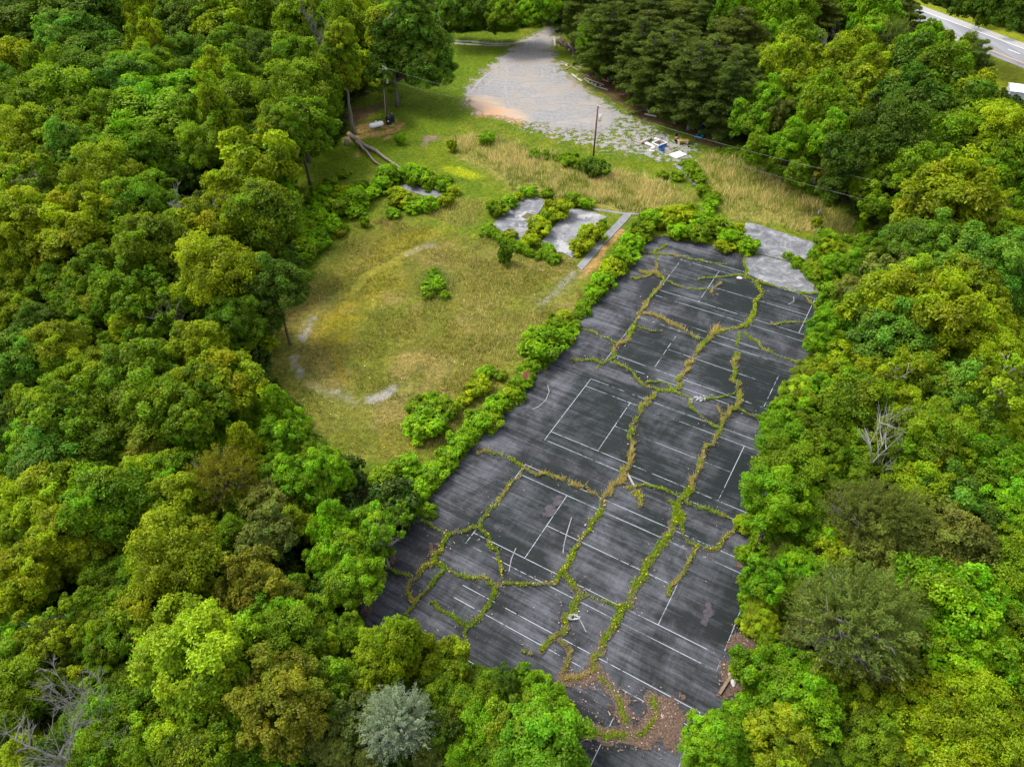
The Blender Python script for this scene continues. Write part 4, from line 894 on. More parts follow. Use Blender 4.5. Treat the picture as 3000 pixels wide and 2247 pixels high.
labels = {}
for (zn, ck, sh), L in groups.items():
    L.sort(key=lambda r: r[1])
    nm = SHP[sh] if sh in 'DW' else COLS[ck][1]+' '+SHP[sh]
    rows = 1 if len(L) <= 8 else 2 if len(L) <= 16 else 3
    per = math.ceil(len(L)/rows)
    for q in range(rows):
        Lq = sorted(L[q*per:(q+1)*per], key=lambda r: r[0])
        row = ('' if rows == 1 else ('upper ', 'lower ')[q] if rows == 2 else ('upper ', 'middle ', 'lower ')[q])
        plu = nm.replace('tree', 'trees', 1) if 'tree' in nm else nm+'s'
        for i, r in enumerate(Lq):
            labels[id(r)] = f'{row}{nm} {zn}' if len(Lq) == 1 else f'{ordlab(i)} of the {row}{plu} {zn}'
REST = []
OPEN_VIEW = [(1310, 112), (1335, 130), (1350, 200), (1330, 285), (1240, 295), (1180, 300), (1100, 325), (1000, 330), (985, 400), (975, 440), (890, 500), (862, 520), (862, 600), (900, 640), (1010, 665), (1017, 681), (953, 727), (917, 781), (881, 872), (849, 890), (827, 935), (818, 1007), (790, 1053), (768, 1098),
    (768, 1134), (855, 1150), (874, 1188), (904, 1234), (953, 1302), (1017, 1324), (1107, 1347), (1200, 1400), (1215, 1500), (1195, 1560), (1150, 1610), (1100, 1640), (1095, 1700), (1070, 1790), (1085, 1850), (1110, 1835), (1180, 1815), (1250, 1830), (1265, 1880), (1330, 1885), (1360, 1950), (1470, 1955), (1550, 1930), (1620, 1960), (1640, 2020),
    (1680, 2060), (1700, 2150), (1680, 2260), (1960, 2260), (1990, 2120), (2060, 2040), (2130, 2030), (2175, 1990), (2165, 1930), (2190, 1900), (2190, 1800), (2180, 1700), (2210, 1620), (2240, 1560), (2200, 1530), (2210, 1400), (2230, 1330), (2235, 1230), (2290, 1160), (2330, 1080), (2360, 1000), (2395, 900), (2430, 850), (2390, 800), (2350, 760),
    (2400, 690), (2470, 680), (2560, 700), (2520, 640), (2480, 600), (2430, 570), (2330, 530), (2250, 480), (2170, 425), (2120, 400), (2095, 345), (2030, 345), (1960, 320), (1890, 300), (1840, 250), (1800, 215), (1720, 180), (1690, 150), (1660, 110), (1650, 70), (1600, 60), (1560, 100), (1480, 112)]
OPEN_ROAD = [(2685, -12), (2712, 70), (2760, 100), (2850, 135), (2905, 170), (2925, 250), (2935, 300), (3010, 300), (3010, 85), (2890, 42), (2800, 5), (2740, -14)]
def clear_of(px, py, rp):
    """keep a crown out of the open ground: step it back into the wood, then let it be smaller"""
    for poly in (OPEN_VIEW, OPEN_ROAD):
        f = lambda a, b: float(sdf(np.array([a]), np.array([b]), poly)[0])
        d0 = f(px, py); need = .86*rp
        if d0 > need: continue
        gx_, gy_ = f(px+4, py)-f(px-4, py), f(px, py+4)-f(px, py-4); gl = math.hypot(gx_, gy_)+1e-6
        st_ = min(need-d0, (.7 if poly is OPEN_VIEW else 1.6)*rp); px += gx_/gl*st_; py += gy_/gl*st_
        d1 = f(px, py); rp = min(rp, max(.55*rp, d1/.86)) if d1 > 0 else .55*rp
    return px, py, rp
def put_tree(px, py, wpx, ck, sh, H, label, vary=True):
    D = dist(px, py, 8.0)
    if wpx > 40:
        kf = .98 if sh == 'P' else .56; px, py, rp = clear_of(px, py, kf*wpx); wpx = rp/kf
    r = .5*wpx*D/F_PX*1.12*(1.35 if sh == 'P' else rt.choice((.88, .97, 1.05, 1.2)) if wpx > 90 and sh == 'R' else 1)
    if H is None:
        if sh == 'P': H = min(14.5, max(8, r*2.5))
        elif sh in 'DW': H = min(20, max(9, r*4.6))
        elif sh in 'TC': H = min(17, max(7, r*4.0))
        else: H = min(15, max(5, r*3.1))
        H *= rt.uniform(.92, 1.08)
    vr = {'P': H*.46, 'T': min(.45*H, 1.6*r), 'C': .45*H}.get(sh, min(.40*H, 1.05*r))
    cz = H-vr
    za = cz+.18*vr if sh != 'P' else H*.60
    if sh in 'DW': za = H*.78
    x, y = G(px, py, za)
    vi = rt.randrange(len(VAR[sh])); var = VAR[sh][vi]
    if label is None:
        col = COLS[ck][0]; k = rt.uniform(.85, 1.18)
        REST.append((x, y, cz, r/4, vr/4, (SHIX[sh]+vi) if sh in SHIX else 0, rt.uniform(0, 6.28), col[0]*k, col[1]*k, col[2]*k)); return
    t = thing(NMS[sh], label, 'tree', (x, y, 0), rt.uniform(0, 6.28))
    if var[0] is not None:
        cr = link('crown', var[0], t, (0, 0, cz), 0, (r/4, r/4, vr/(7.0 if sh == 'P' else 4.0)))
        col = COLS[ck][0] if sh != 'P' else (.135, .185, .028); k = rt.uniform(.85, 1.18); kk = rt.uniform(-.10, .10)
        cr.color = (col[0]*k*(1+kk), col[1]*k, col[2]*k*(1-kk), 1)
    tr = link('trunk', var[1], t, (0, 0, 0), 0, (r, r, H))
    return t
for r in recs:
    t = put_tree(*r, labels[id(r)])
    t['group'] = 'trees '+zone(r[0], r[1])

SHIX = {'R': 0, 'T': 6}
for r in rest: put_tree(*r, None)
def scatter_crowns(name, rows, label, cat):
    A = np.array(rows, np.float32); n = len(A)
    pm = bpy.data.meshes.new(name); pm.vertices.add(n); pm.vertices.foreach_set('co', A[:, :3].ravel())
    for an, ty, ix in (('isc', 'FLOAT_VECTOR', [3, 3, 4]), ('idx', 'INT', 5), ('rot', 'FLOAT', 6), ('icol', 'FLOAT_COLOR', [7, 8, 9]), ('ison', 'FLOAT', None)):
        at = pm.attributes.new(an, ty, 'POINT')
        if an == 'icol': at.data.foreach_set('color', np.concatenate([A[:, ix], np.ones((n, 1), np.float32)], 1).ravel())
        elif an == 'isc': at.data.foreach_set('vector', A[:, ix].ravel())
        elif an == 'idx': at.data.foreach_set('value', A[:, ix].astype(np.int32))
        elif an == 'rot': at.data.foreach_set('value', A[:, ix])
        else: at.data.foreach_set('value', np.ones(n, np.float32))
    pm.update(); o = link(name, pm); tag(o, label, cat, kind='stuff')
    g = bpy.data.node_groups.new('scatter_crowns', 'GeometryNodeTree')
    g.interface.new_socket('Geometry', in_out='INPUT', socket_type='NodeSocketGeometry'); g.interface.new_socket('Geometry', in_out='OUTPUT', socket_type='NodeSocketGeometry')
    N = g.nodes.new; L = g.links.new; gi = N('NodeGroupInput'); go = N('NodeGroupOutput'); ip = N('GeometryNodeInstanceOnPoints'); jn = N('GeometryNodeJoinGeometry'); mp = N('GeometryNodeMeshToPoints')
    for me in [v[0] for v in VAR['R']]+[v[0] for v in VAR['T']]:
        src = [q for q in COL.objects if q.data == me][0]
        oi = N('GeometryNodeObjectInfo'); oi.inputs['Object'].default_value = src; oi.transform_space = 'ORIGINAL'; gt = N('GeometryNodeGeometryToInstance')
        L(oi.outputs['Geometry'], gt.inputs[0]); L(gt.outputs[0], jn.inputs[0])
    def att(nm, ty):
        a = N('GeometryNodeInputNamedAttribute'); a.data_type = ty; a.inputs[0].default_value = nm; return a.outputs[0]
    cx_ = N('ShaderNodeCombineXYZ'); L(att('rot', 'FLOAT'), cx_.inputs[2]); ip.inputs['Pick Instance'].default_value = True
    L(gi.outputs[0], mp.inputs[0]); L(mp.outputs[0], ip.inputs['Points']); L(jn.outputs[0], ip.inputs['Instance']); L(att('idx', 'INT'), ip.inputs['Instance Index'])
    L(cx_.outputs[0], ip.inputs['Rotation']); L(att('isc', 'FLOAT_VECTOR'), ip.inputs['Scale']); L(ip.outputs[0], go.inputs[0])
    o.modifiers.new('scatter', 'NODES').node_group = g; return o
scatter_crowns('forest_canopy', REST, 'mass of smaller green treetops filling the woods between the larger trees', 'treetops')

# the shade tree with its trunk in the open, and the two trunks standing on the lawn
def lone_trunk(name, label, bx, by, H, r, crown_bits, mat, thick):
    x, y = G(bx, by); t = thing(name, label, 'tree', (x, y, 0))
    m = MB(); rg = random.Random(int(bx)); pts = [Vector((rg.uniform(-.12, .12)*(i > 0), rg.uniform(-.12, .12)*(i > 0), H*i/7)) for i in range(8)]
    m.tube(pts, [thick*1.35]+[thick*(1-.09*i) for i in range(7)], 10)
    for (dx, dy, dz, rr, ck, sh) in crown_bits:
        tip = Vector((dx, dy, dz)); b = Vector((0, 0, max(1.5, dz-2.2))); m.tube([b, b.lerp(tip, .5)+Vector((0, 0, .4)), tip], [thick*.5, thick*.3, thick*.12], 6)
    m.build('trunk', mat, t, True)
    for i, (dx, dy, dz, rr, ck, sh) in enumerate(crown_bits):
        v = VAR[sh][i % len(VAR[sh])]; c_ = link('crown', v[0], t, (dx, dy, dz), i*1.3, (rr/4, rr/4, rr/4*1.05)); c_.color = (*COLS[ck][0], 1)
    return t
lone_trunk('broadleaf_tree', 'big blue-green shade tree on the lawn beside the light pole', 1165, 313, 13, 6, [(3.2, 1.5, 8.4, 5.0, 'e', 'R'), (6.4, -.8, 7.2, 4.3, 'e', 'R'), (0.3, 2.0, 10.2, 4.6, 'd', 'R'), (5.4, 3.0, 12.0, 4.8, 'e', 'R'), (-2.6, 1.5, 6.6, 3.6, 'd', 'R'), (8.6, 1.5, 7.0, 3.4, 'e', 'R'), (3.6, 2.5, 15.0, 4.4, 'e', 'R'), (7.2, 2.5, 10.2, 4.0, 'e', 'R'), (4.0, 3.0, 18.0, 3.0, 'e', 'T'), (-1.2, 3.0, 13.4, 3.6, 'd', 'R')], GREYBARK, .34)
lone_trunk('broadleaf_tree', 'tall tree with straight grey trunk left of the white propane tank', 1038, 392, 13, 4, [(-.5, .8, 11.0, 3.4, 'b', 'R'), (-1.0, 1.5, 14.0, 3.2, 'a', 'R'), (.6, .5, 17.0, 2.6, 'b', 'T'), (1.2, 0, 9.3, 1.7, 'b', 'R')], GREYBARK, .28)
lone_trunk('broadleaf_tree', 'lone tree with tall dark bare trunk on the lawn edge left of the meadow', 863, 592, 12, 4, [(.6, 1.0, 11.5, 3.9, 'a', 'R'), (1.5, .5, 9.8, 2.6, 'a', 'R'), (-1.6, 1.2, 10.6, 2.6, 'a', 'R')], BARK, .22)

# ------------------------------------------------------------------ shrubs
SHRUBS = """
1590 1005 130 f big rounded shrub covering the left court edge by the rusty sign|1655 985 70 f small shrub right of the biggest round court-edge shrub|1625 945 70 a shrub just above the biggest round court-edge shrub|1655 925 50 b yellowish low shrub leading up from the biggest court-edge shrub
1740 858 60 f lowest shrub of the row beside the orange clay strip|1770 820 75 f dense shrub where the clay strip ends|1795 785 75 b yellowish shrub right of the clay strip|1830 752 75 f shrub above the middle of the clay strip row|1855 712 75 f shrub at the upper left court corner|1880 672 75 a taller shrub just above the upper left court corner
1915 640 75 f leftmost of the thick shrubs topping the uppermost court|1960 640 80 b second of the thick shrubs topping the uppermost court|2010 625 80 b tallest shrub topping the uppermost court|2055 640 80 f middle shrub topping the uppermost court|2095 665 75 a shrub topping the court left of the stained slab|2050 685 70 a lower front shrub topping the uppermost court|1990 675 70 f front shrub on the court's top edge|2140 690 70 f shrub spilling over the court beside the stained slab|2190 718 65 f last shrub against the stained slab|2120 722 55 b low shrub where a fissure meets the top edge
2165 668 35 b tiny sapling at the corner of the stained slab|2080 600 45 f small bush among the broken steps|2062 560 45 a bush left of the broken steps|2092 578 40 a bush right of the broken steps|2028 500 45 a dark weed clump beside the upper path|2050 525 40 a weed clump right of the upper path|1985 515 40 a weed clump left of the upper path|1940 512 35 a low weed clump on the bank
1454 610 65 a tall bush at the left corner of the drain pad|1430 675 55 f low bush at the lower left corner of the drain pad|1495 590 50 f small bush on the left edge of the drain pad|1550 560 50 f bush at the top corner of the drain pad|1520 575 35 b little bush by the top edge of the drain pad|1605 566 40 a bush just beyond the drain pad|1495 690 45 b bush on the bottom edge of the drain pad
1632 612 85 b largest bush between the two pale pads|1600 640 55 a darker bush between the two pale pads|1578 665 75 b middle bush between the two pale pads|1553 700 62 b yellowish bush at the lower end between the pads|1680 585 55 a bush above the right pale pad|1716 597 45 f bright bush at the upper corner of the right pad|1735 680 80 b big bush on the right pale pad|1703 716 72 b lower bush on the right pale pad|1604 728 45 f low weeds at the bottom corner of the right pad|1765 655 28 f tiny bush beside the right pale pad
1479 745 46 d small dark conifer on the meadow below the pads|1742 493 78 d dark round bush at the foot of the right utility pole|1668 470 50 a weedy bush left of the right utility pole|1700 480 45 a weedy bush just left of the dark round bush|1427 405 48 f bushy sapling between the lot and the tan grass|1325 427 32 b small bright bush at the start of the tan grass|1068 650 30 a small lone bush at the top of the oval meadow|1172 408 30 f small bright bush near the leaning trunks
1117 534 65 f first bush right of the fallen trunk's tip|1144 510 75 f bush touching the tip of the fallen trunk|1215 514 80 f bush behind the small hidden pad|1255 530 60 a darker bush behind the small hidden pad|1298 545 45 f bush at the right end of the small pad|1305 588 50 b yellowish bush right of the small pad|1255 600 60 f bush in front of the small hidden pad|1208 602 62 f low bush in front of the small pad's left end|1170 580 72 b bush at the left end of the small pad|1095 562 60 f bush in the thicket below the fallen trunks|1330 560 40 b pale weed bush right of the small pad|1150 625 45 f low bush below the small hidden pad
938 565 65 f bush at the far left of the lawn-edge thicket|967 535 45 a dark bush poking up at the lawn edge|983 604 85 a broad dark bush in the lawn-edge thicket|926 610 60 f bush under the tall bare trunk|1051 578 80 f large bush in the middle of the thicket|1010 560 55 b yellowish bush in the thicket|1040 620 60 f low bush at the meadow side of the thicket|915 646 90 f large bush left of the meadow's top|960 662 80 f bright bush next to the meadow's top left|892 680 80 a bush in the hedge left of the meadow|926 703 80 f second bush in the hedge left of the meadow|870 640 60 a dark bush behind the meadow hedge|897 730 80 a lower bush of the meadow hedge|994 680 40 c reddish bush at the meadow's upper left rim|870 760 75 f bush at the lower end of the meadow hedge|1005 510 42 a bush on the lawn below the clay patch
760 1004 95 b white-flecked shrub on the meadow's left rim|1270 832 70 f low bright shrub in the middle of the meadow|1255 860 45 a small weeds below the meadow's middle shrub|1242 1240 120 f biggest round shrub at the bottom of the meadow|1225 1195 80 a shrub behind the biggest meadow-bottom shrub|1310 1195 85 a dark shrub right of the biggest meadow-bottom shrub|1262 1170 60 f upper shrub of the meadow-bottom cluster
1400 1130 80 b pale flowering shrub left of the court's rusty sign|1425 1090 60 f upper flowering shrub left of the court edge|1360 1170 50 b small pale shrub between meadow and court|1450 1190 75 f shrub on the court edge by the third court|1395 1235 95 f broad shrub on the court edge near a round meadow shrub|1440 1240 70 a dark shrub on the court edge|1350 1290 80 f shrub halfway down the lower court edge|1310 1335 80 f next shrub down the lower court edge|1270 1390 85 f lower shrub where a fissure leaves the court|1220 1440 85 f bottom shrub of the left court edge|1186 1362 85 f shrub with rust-coloured tips at the meadow's lower end|1120 1400 80 a shrub in the meadow's lower corner|1290 1250 50 a small shrub beside the biggest meadow-bottom shrub|1500 1150 55 b yellowish shrub under the rusty sign|1530 1120 55 f shrub behind the rusty sign|1470 1100 40 a small weed shrub left of the rusty sign's post|1560 1060 50 f low shrub on the court edge above the rusty sign
2180 1535 60 b small round shrub at the right end of a fissure|2215 1700 70 l lime shrub on the court's lower right edge|2200 1830 70 b yellow shrub beside the rust-brown bare patch|2395 652 30 b tiny weed bush by the grey post near the slab|2420 700 60 f bush behind the stained slab's right end
"""
shr = []
for part in SHRUBS.replace('\n', '|').split('|'):
    part = part.strip()
    if not part: continue
    a, b, w_, ck, lab = part.split(' ', 4)
    px, py, wpx = float(a), float(b), float(w_)
    D = dist(px, py, 1.0); r = .5*wpx*D/F_PX*.93; H = r*1.3 if wpx > 34 else r*2.2
    if 'low ' in lab or 'small weeds' in lab: H = r*1.0
    if 'conifer' in lab: H = r*3.0
    x, y = G(px, py, H*.5)
    t = thing('shrub', lab, 'shrub', (x, y, 0), rt.uniform(0, 6.28))
    big = wpx > 60
    v = VAR['B'][len(shr) % 3]
    cr = link('foliage', v, t, (0, 0, H*.46), 0, (r/3.9, r/3.9, H*.56/3.9))
    k = rt.uniform(.9, 1.15); cc = COLS[ck][0]; cr.color = (cc[0]*k*1.35, cc[1]*k*1.25, cc[2]*k, 1)
    m = MB(); 
    for q in range(4):
        an = q*1.7+len(shr); m.tube([(0.06*math.cos(an), .06*math.sin(an), 0), (r*.3*math.cos(an), r*.3*math.sin(an), H*.4), (r*.5*math.cos(an), r*.5*math.sin(an), H*.75)], [.035, .025, .01], 5)
    m.build('stem', BARK, t, True)
    t['group'] = 'shrubs and bushes round the clearing'
    shr.append((t, cr))
# ------------------------------------------------------------------ undergrowth beneath the trees (countless)
rg = np.random.default_rng(8)
n = 60000
x = rg.uniform(-190, 175, n); y = rg.uniform(12, 330, n)
keep = (np.abs(x) < .80*y+28) & (sdf(x, y, CLEAR) > 1.5) & (sdf(x, y, COURT) > .8)
keep &= sdf(x, y, LAWN) > 1.0
keep &= sdf(x, y, LOT) > 1.5
q = (x-106.1)*rn[0]+(y-198.3)*rn[1]
keep &= ~((q > -30) & (q < 9) & (y > 128))
pine = sdf(x, y, PX([(1560, 60), (1700, 230), (1900, 340), (2200, 460), (2300, 330), (2300, -40), (1560, -40)]))
keep &= ~((pine < 0) & (rg.random(n) < .93))
keep &= rg.random(n) < .62
x = x[keep]; y = y[keep]; zz = rg.uniform(.2, 1.6, len(x))
pm = bpy.data.meshes.new('undergrowth'); pm.vertices.add(len(x)); pm.vertices.foreach_set('co', np.stack([x, y, zz], 1).astype(np.float32).ravel()); pm.update()
ug = link('undergrowth', pm); ug.color = (.050, .100, .010, 1); tag(ug, 'tangled green undergrowth filling the forest floor between the trees', 'undergrowth', kind='stuff')
src = shr[0][1]
ng = bpy.data.node_groups.new('scatter', 'GeometryNodeTree')
ng.interface.new_socket('Geometry', in_out='INPUT', socket_type='NodeSocketGeometry'); ng.interface.new_socket('Geometry', in_out='OUTPUT', socket_type='NodeSocketGeometry')
gi = ng.nodes.new('NodeGroupInput'); go = ng.nodes.new('NodeGroupOutput'); ip = ng.nodes.new('GeometryNodeInstanceOnPoints'); oi = ng.nodes.new('GeometryNodeObjectInfo')
bsrc = link('foliage', VAR['b'][0], shr[1][0], (0, 0, .5), 0, (.12, .12, .12)); bsrc.color = (.06, .13, .01, 1)
oi.inputs['Object'].default_value = bsrc; oi.transform_space = 'ORIGINAL'
m2p = ng.nodes.new('GeometryNodeMeshToPoints')
rr = ng.nodes.new('FunctionNodeRandomValue'); rr.data_type = 'FLOAT_VECTOR'; rr.inputs[0].default_value = (0, 0, 0); rr.inputs[1].default_value = (.5, .5, 6.28)
rs = ng.nodes.new('FunctionNodeRandomValue'); rs.data_type = 'FLOAT'; rs.inputs[2].default_value = .26; rs.inputs[3].default_value = .62
ng.links.new(gi.outputs[0], m2p.inputs[0]); ng.links.new(m2p.outputs[0], ip.inputs['Points']); ng.links.new(oi.outputs['Geometry'], ip.inputs['Instance'])
ng.links.new(rr.outputs[0], ip.inputs['Rotation']); ng.links.new(rs.outputs[1], ip.inputs['Scale']); ng.links.new(ip.outputs[0], go.inputs[0])
md = ug.modifiers.new('scatter', 'NODES'); md.node_group = ng

# low tangle of vines and seedlings between the shrubs (countless)
tang = [(PX([(1880, 675), (1855, 720), (1830, 760), (1795, 800), (1740, 865), (1700, 930), (1660, 985), (1620, 1030), (1560, 1080), (1500, 1160), (1440, 1230), (1360, 1310), (1290, 1390), (1230, 1450), (1215, 1510)]), .85, 3.0),
        (PX([(1900, 650), (1960, 640), (2030, 635), (2090, 670), (2150, 700), (2200, 730)]), 1.4, 3.5), (PX([(880, 590), (960, 590), (1040, 590), (1100, 560), (1180, 520), (1250, 525), (1310, 550)]), 3.0, 2.6), (PX([(1150, 590), (1230, 605), (1310, 585)]), 1.0, 2.0),
        (PX([(1000, 660), (940, 690), (900, 740), (870, 790)]), 3.0, 3.0), (PX([(1430, 685), (1480, 715), (1560, 750), (1640, 770)]), .5, 3.0), (PX([(2010, 480), (2060, 560), (2090, 610)]), 1.2, 2.5),
        (PX([(1560, 460), (1660, 470), (1740, 490)]), 1.3, 2.0), (PX([(1255, 820), (1275, 860)]), 2.6, 1.0), (PX([(2230, 1500), (2210, 1640), (2200, 1760), (2215, 1860)]), 1.0, 3.5), (PX([(2330, 770), (2360, 790), (2400, 840)]), 1.6, 5.0), (PX([(2560, 600), (2620, 640), (2560, 700), (2480, 740)]), 3.0, 2.0), (PX([(2100, 440), (2200, 470), (2330, 540), (2450, 600)]), 1.4, 2.2)]
tp = []
rgt = np.random.default_rng(21)
for ln, wd_, dn in tang:
    for (xa, ya), (xb, yb) in zip(ln[:-1], ln[1:]):
        L_ = math.hypot(xb-xa, yb-ya); n = int(L_*dn)+1; t_ = rgt.random(n); tp.append(np.stack([xa+(xb-xa)*t_+rgt.normal(0, wd_*.5, n), ya+(yb-ya)*t_+rgt.normal(0, wd_*.5, n), rgt.uniform(.05, .45, n)], 1))
tp = np.concatenate(tp)
pm = bpy.data.meshes.new('bramble_tangle'); pm.vertices.add(len(tp)); pm.vertices.foreach_set('co', tp.astype(np.float32).ravel()); pm.update()
tg = link('bramble_tangle', pm); tg.color = (.19, .34, .006, 1); tag(tg, 'low tangle of brambles and seedlings joining the shrubs along the court edge', 'brambles', kind='stuff')
ng2 = ng.copy(); ng2.name = 'scatter_low'
for q in ng2.nodes:
    if q.bl_idname == 'FunctionNodeRandomValue' and q.data_type == 'FLOAT': q.inputs[2].default_value = .09; q.inputs[3].default_value = .22
tg.modifiers.new('scatter', 'NODES').node_group = ng2

# ------------------------------------------------------------------ grasses (real blades)
def blades(name, x, y, h, w, cols, label, cat, lean=.35, z0=None, seed=1, vary=.25, gain=1.75):
    rg = np.random.default_rng(seed); n = len(x)
    a = rg.uniform(0, 2*math.pi, n); l = rg.normal(0, lean, (n, 2))*h[:, None]
    zb = np.zeros(n) if z0 is None else z0
    dx = np.cos(a)*w*.5; dy = np.sin(a)*w*.5
    V = np.stack([np.stack([x-dx, y-dy, zb], 1), np.stack([x+dx, y+dy, zb], 1), np.stack([x+l[:, 0], y+l[:, 1], zb+h], 1)], 1).reshape(-1, 3)
    F = np.arange(3*n).reshape(n, 3)
    c = cols*gain*(1+rg.normal(0, vary, (n, 1))).clip(.4, 1.8)
    c3 = np.repeat(np.concatenate([c, np.ones((n, 1))], 1), 3, 0)
    o = link(name, mesh_np(name, V, F, [BLADE], False, {'bcol': ('FLOAT_COLOR', c3)}))
    return tag(o, label, cat, kind='stuff')
def rand_in(polys, dens, seed, avoid=()):
    rg = np.random.default_rng(seed); ox = []; oy = []
    for p in polys:
        A = np.array(p); x0, y0 = A.min(0); x1, y1 = A.max(0); n = int((x1-x0)*(y1-y0)*dens)
        x = rg.uniform(x0, x1, n); y = rg.uniform(y0, y1, n); k = sdf(x, y, p)+(fbm(x, y, .4, 5)-.5)*4 < 0
        for av in avoid: k &= sdf(x, y, av) > .3
        ox.append(x[k]); oy.append(y[k])
    return np.concatenate(ox), np.concatenate(oy)
def pick(rg, n, cs, ps): return np.array(cs)[rg.choice(len(cs), n, p=np.array(ps)/sum(ps))]
AV = [COURT, LOT, Tb([(1420, 500), (1890, 600), (1440, 1135), (1010, 930)]), Tb([(830, 315), (1130, 385), (760, 950), (410, 710)]), Tb([(2110, 555), (2210, 575), (1570, 1300), (1505, 1240)]), CLAY[0], Tc([(740, 310), (1860, 650), (1860, 1440), (720, 860)]), Tj([(50, 200), (1700, 200), (1700, 850), (50, 850)])]
rg = np.random.default_rng(3)
x, y = rand_in(TALL, 42, 31, AV)
pn = fbm(x, y, .28, 51); k = rg.random(len(x)) < np.clip((pn-.36)*5, .12, 1); x = x[k]; y = y[k]; pn = pn[k]; n = len(x)
dry = rg.random(n) < np.clip((pn-.42)*4, .15, .85)
cs = np.where(dry[:, None], pick(rg, n, [(.36, .30, .12), (.29, .25, .09), (.42, .33, .17)], [3, 3, 1]), pick(rg, n, [(.11, .15, .02), (.15, .16, .03)], [2, 1]))
blades('tall_grass', x, y, rg.uniform(.5, 1.25, n), rg.uniform(.05, .10, n), cs, 'tan and green tall grass on the bank between gravel lot and courts', 'tall grass', .30, seed=4, gain=2.0)
x, y = rand_in([MEADOW], 34, 33, AV); n = len(x)
k = ldist(x, y, LOOP2) > .7; x = x[k]; y = y[k]; n = len(x); hh = fbm(x, y, .3, 71)
cs = pick(rg, n, [(.14, .14, .025), (.20, .165, .045), (.09, .125, .012), (.26, .20, .08)], [4, 3, 3, 1.0])
blades('meadow_grass', x, y, rg.uniform(.10, .30, n)*(.6+1.6*ss(.45, .65, hh)), rg.uniform(.05, .10, n), cs, 'dry olive meadow grass filling the oval clearing', 'grass', .6, seed=5)
x, y = rand_in(MIDTALL, 30, 35, AV); n = len(x)
cs = pick(rg, n, [(.30, .24, .09), (.13, .15, .025), (.22, .19, .06)], [2, 3, 2])
blades('tufted_grass', x, y, rg.uniform(.3, .85, n), rg.uniform(.05, .09, n), cs, 'taller straw-tipped tufts on the right half of the meadow', 'grass', .3, seed=6, gain=2.1)
x, y = rand_in([CLEAR], 9, 37, AV+[MEADOW]); n = len(x)
cs = pick(rg, n, [(.09, .14, .012), (.12, .16, .012), (.07, .11, .01)], [3, 2, 2])
blades('lawn_grass', x, y, rg.uniform(.06, .22, n), rg.uniform(.06, .12, n), cs, 'short green grass between the gravel lot and the meadow', 'grass', .6, seed=7)
# white and yellow wildflowers
x, y = rand_in([MEADOW], .16, 41, AV); x2, y2 = rand_in([T4([(200, 700), (330, 650), (330, 1100), (150, 1150)]), T4([(900, 1400), (1400, 1350), (1300, 1600), (900, 1600)])], 1.2, 42)
k = fbm(x, y, .35, 8) > .52; x = np.concatenate([x[k], x2]); y = np.concatenate([y[k], y2]); n = len(x); n2 = len(x2)
V = []; 
cfl = np.where((np.arange(n) < n-n2)[:, None], pick(rg, n, [(.75, .75, .68), (.7, .5, .04)], [4, 1]), np.array([.65, .45, .03]))
zf = rg.uniform(.2, .5, n); sz = rg.uniform(.025, .055, n)
V = np.stack([np.stack([x-sz, y-sz, zf], 1), np.stack([x+sz, y-sz, zf], 1), np.stack([x+sz, y+sz, zf+.03], 1), np.stack([x-sz, y+sz, zf], 1)], 1).reshape(-1, 3)
tag(link('wildflowers', mesh_np('wildflowers', V, np.arange(4*n).reshape(n, 4), [BLADE], False, {'bcol': ('FLOAT_COLOR', np.repeat(np.concatenate([cfl, np.ones((n, 1))], 1), 4, 0))})), 'scattered white and yellow wildflowers in the meadow', 'flowers', kind='stuff')
# weeds in the fissures
bx = []; by = []; bh = []; bc = []; fx = []; fy = []; fz = []; bw = []
for ci, (ln, hw, dr, fl, lit) in enumerate(CRACKS):
    rgc = np.random.default_rng(500+ci)
    for (xa, ya), (xb, yb) in zip(ln[:-1], ln[1:]):
        L = math.hypot(xb-xa, yb-ya); n = rgc.poisson(L*hw*2*340+.8); t = rgc.random(n); off = rgc.normal(0, .48, n)*hw
        off = off*float(.22+1.35*fbm(np.array([xa]), np.array([ya]), .55, 303, 3)[0]**1.3)
        nx_, ny_ = -(yb-ya)/(L+1e-6), (xb-xa)/(L+1e-6)
        px_ = xa+(xb-xa)*t+nx_*off; py_ = ya+(yb-ya)*t+ny_*off
        pt = fbm(px_, py_, .7, 90); kk = rgc.random(n) < np.clip((pt-.34)*5, .16, 1); px_ = px_[kk]; py_ = py_[kk]; pt = pt[kk]; n = len(px_)
        if n == 0: continue
        isd = rgc.random(n) < np.clip(dr*.75-.14+(fbm(px_, py_, .35, 95)-.5)*2.4, .04, .8)
        h = np.where(isd, rgc.uniform(.25, .75, n)*(.40+.6*dr), rgc.uniform(.10, .30, n)); col = np.where(isd[:, None], pick(rgc, n, [(.34, .27, .09), (.27, .22, .07), (.38, .29, .14)], [3, 3, 1]), pick(rgc, n, [(.15, .25, .008), (.20, .28, .010), (.11, .19, .008), (.22, .22, .03)], [3, 3, 1, 1.5]))
        bx.append(px_); by.append(py_); bh.append(h); bc.append(col); bw.append(np.where(isd, .05, .075))
        nf = rgc.poisson(L*fl*2*hw*12); tt = rgc.random(nf); of = rgc.normal(0, .5, nf)*hw
        fx.append(xa+(xb-xa)*tt+nx_*of); fy.append(ya+(yb-ya)*tt+ny_*of)
bx = np.concatenate(bx); by = np.concatenate(by); bh = np.concatenate(bh); bc = np.concatenate(bc); bw = np.concatenate(bw)
blades('fissure_weeds', bx, by, bh, bw*rg.uniform(.8, 1.3, len(bx)), bc, 'weeds and straw grass growing along the court fissures', 'weeds', .42, np.full(len(bx), .10), seed=9)
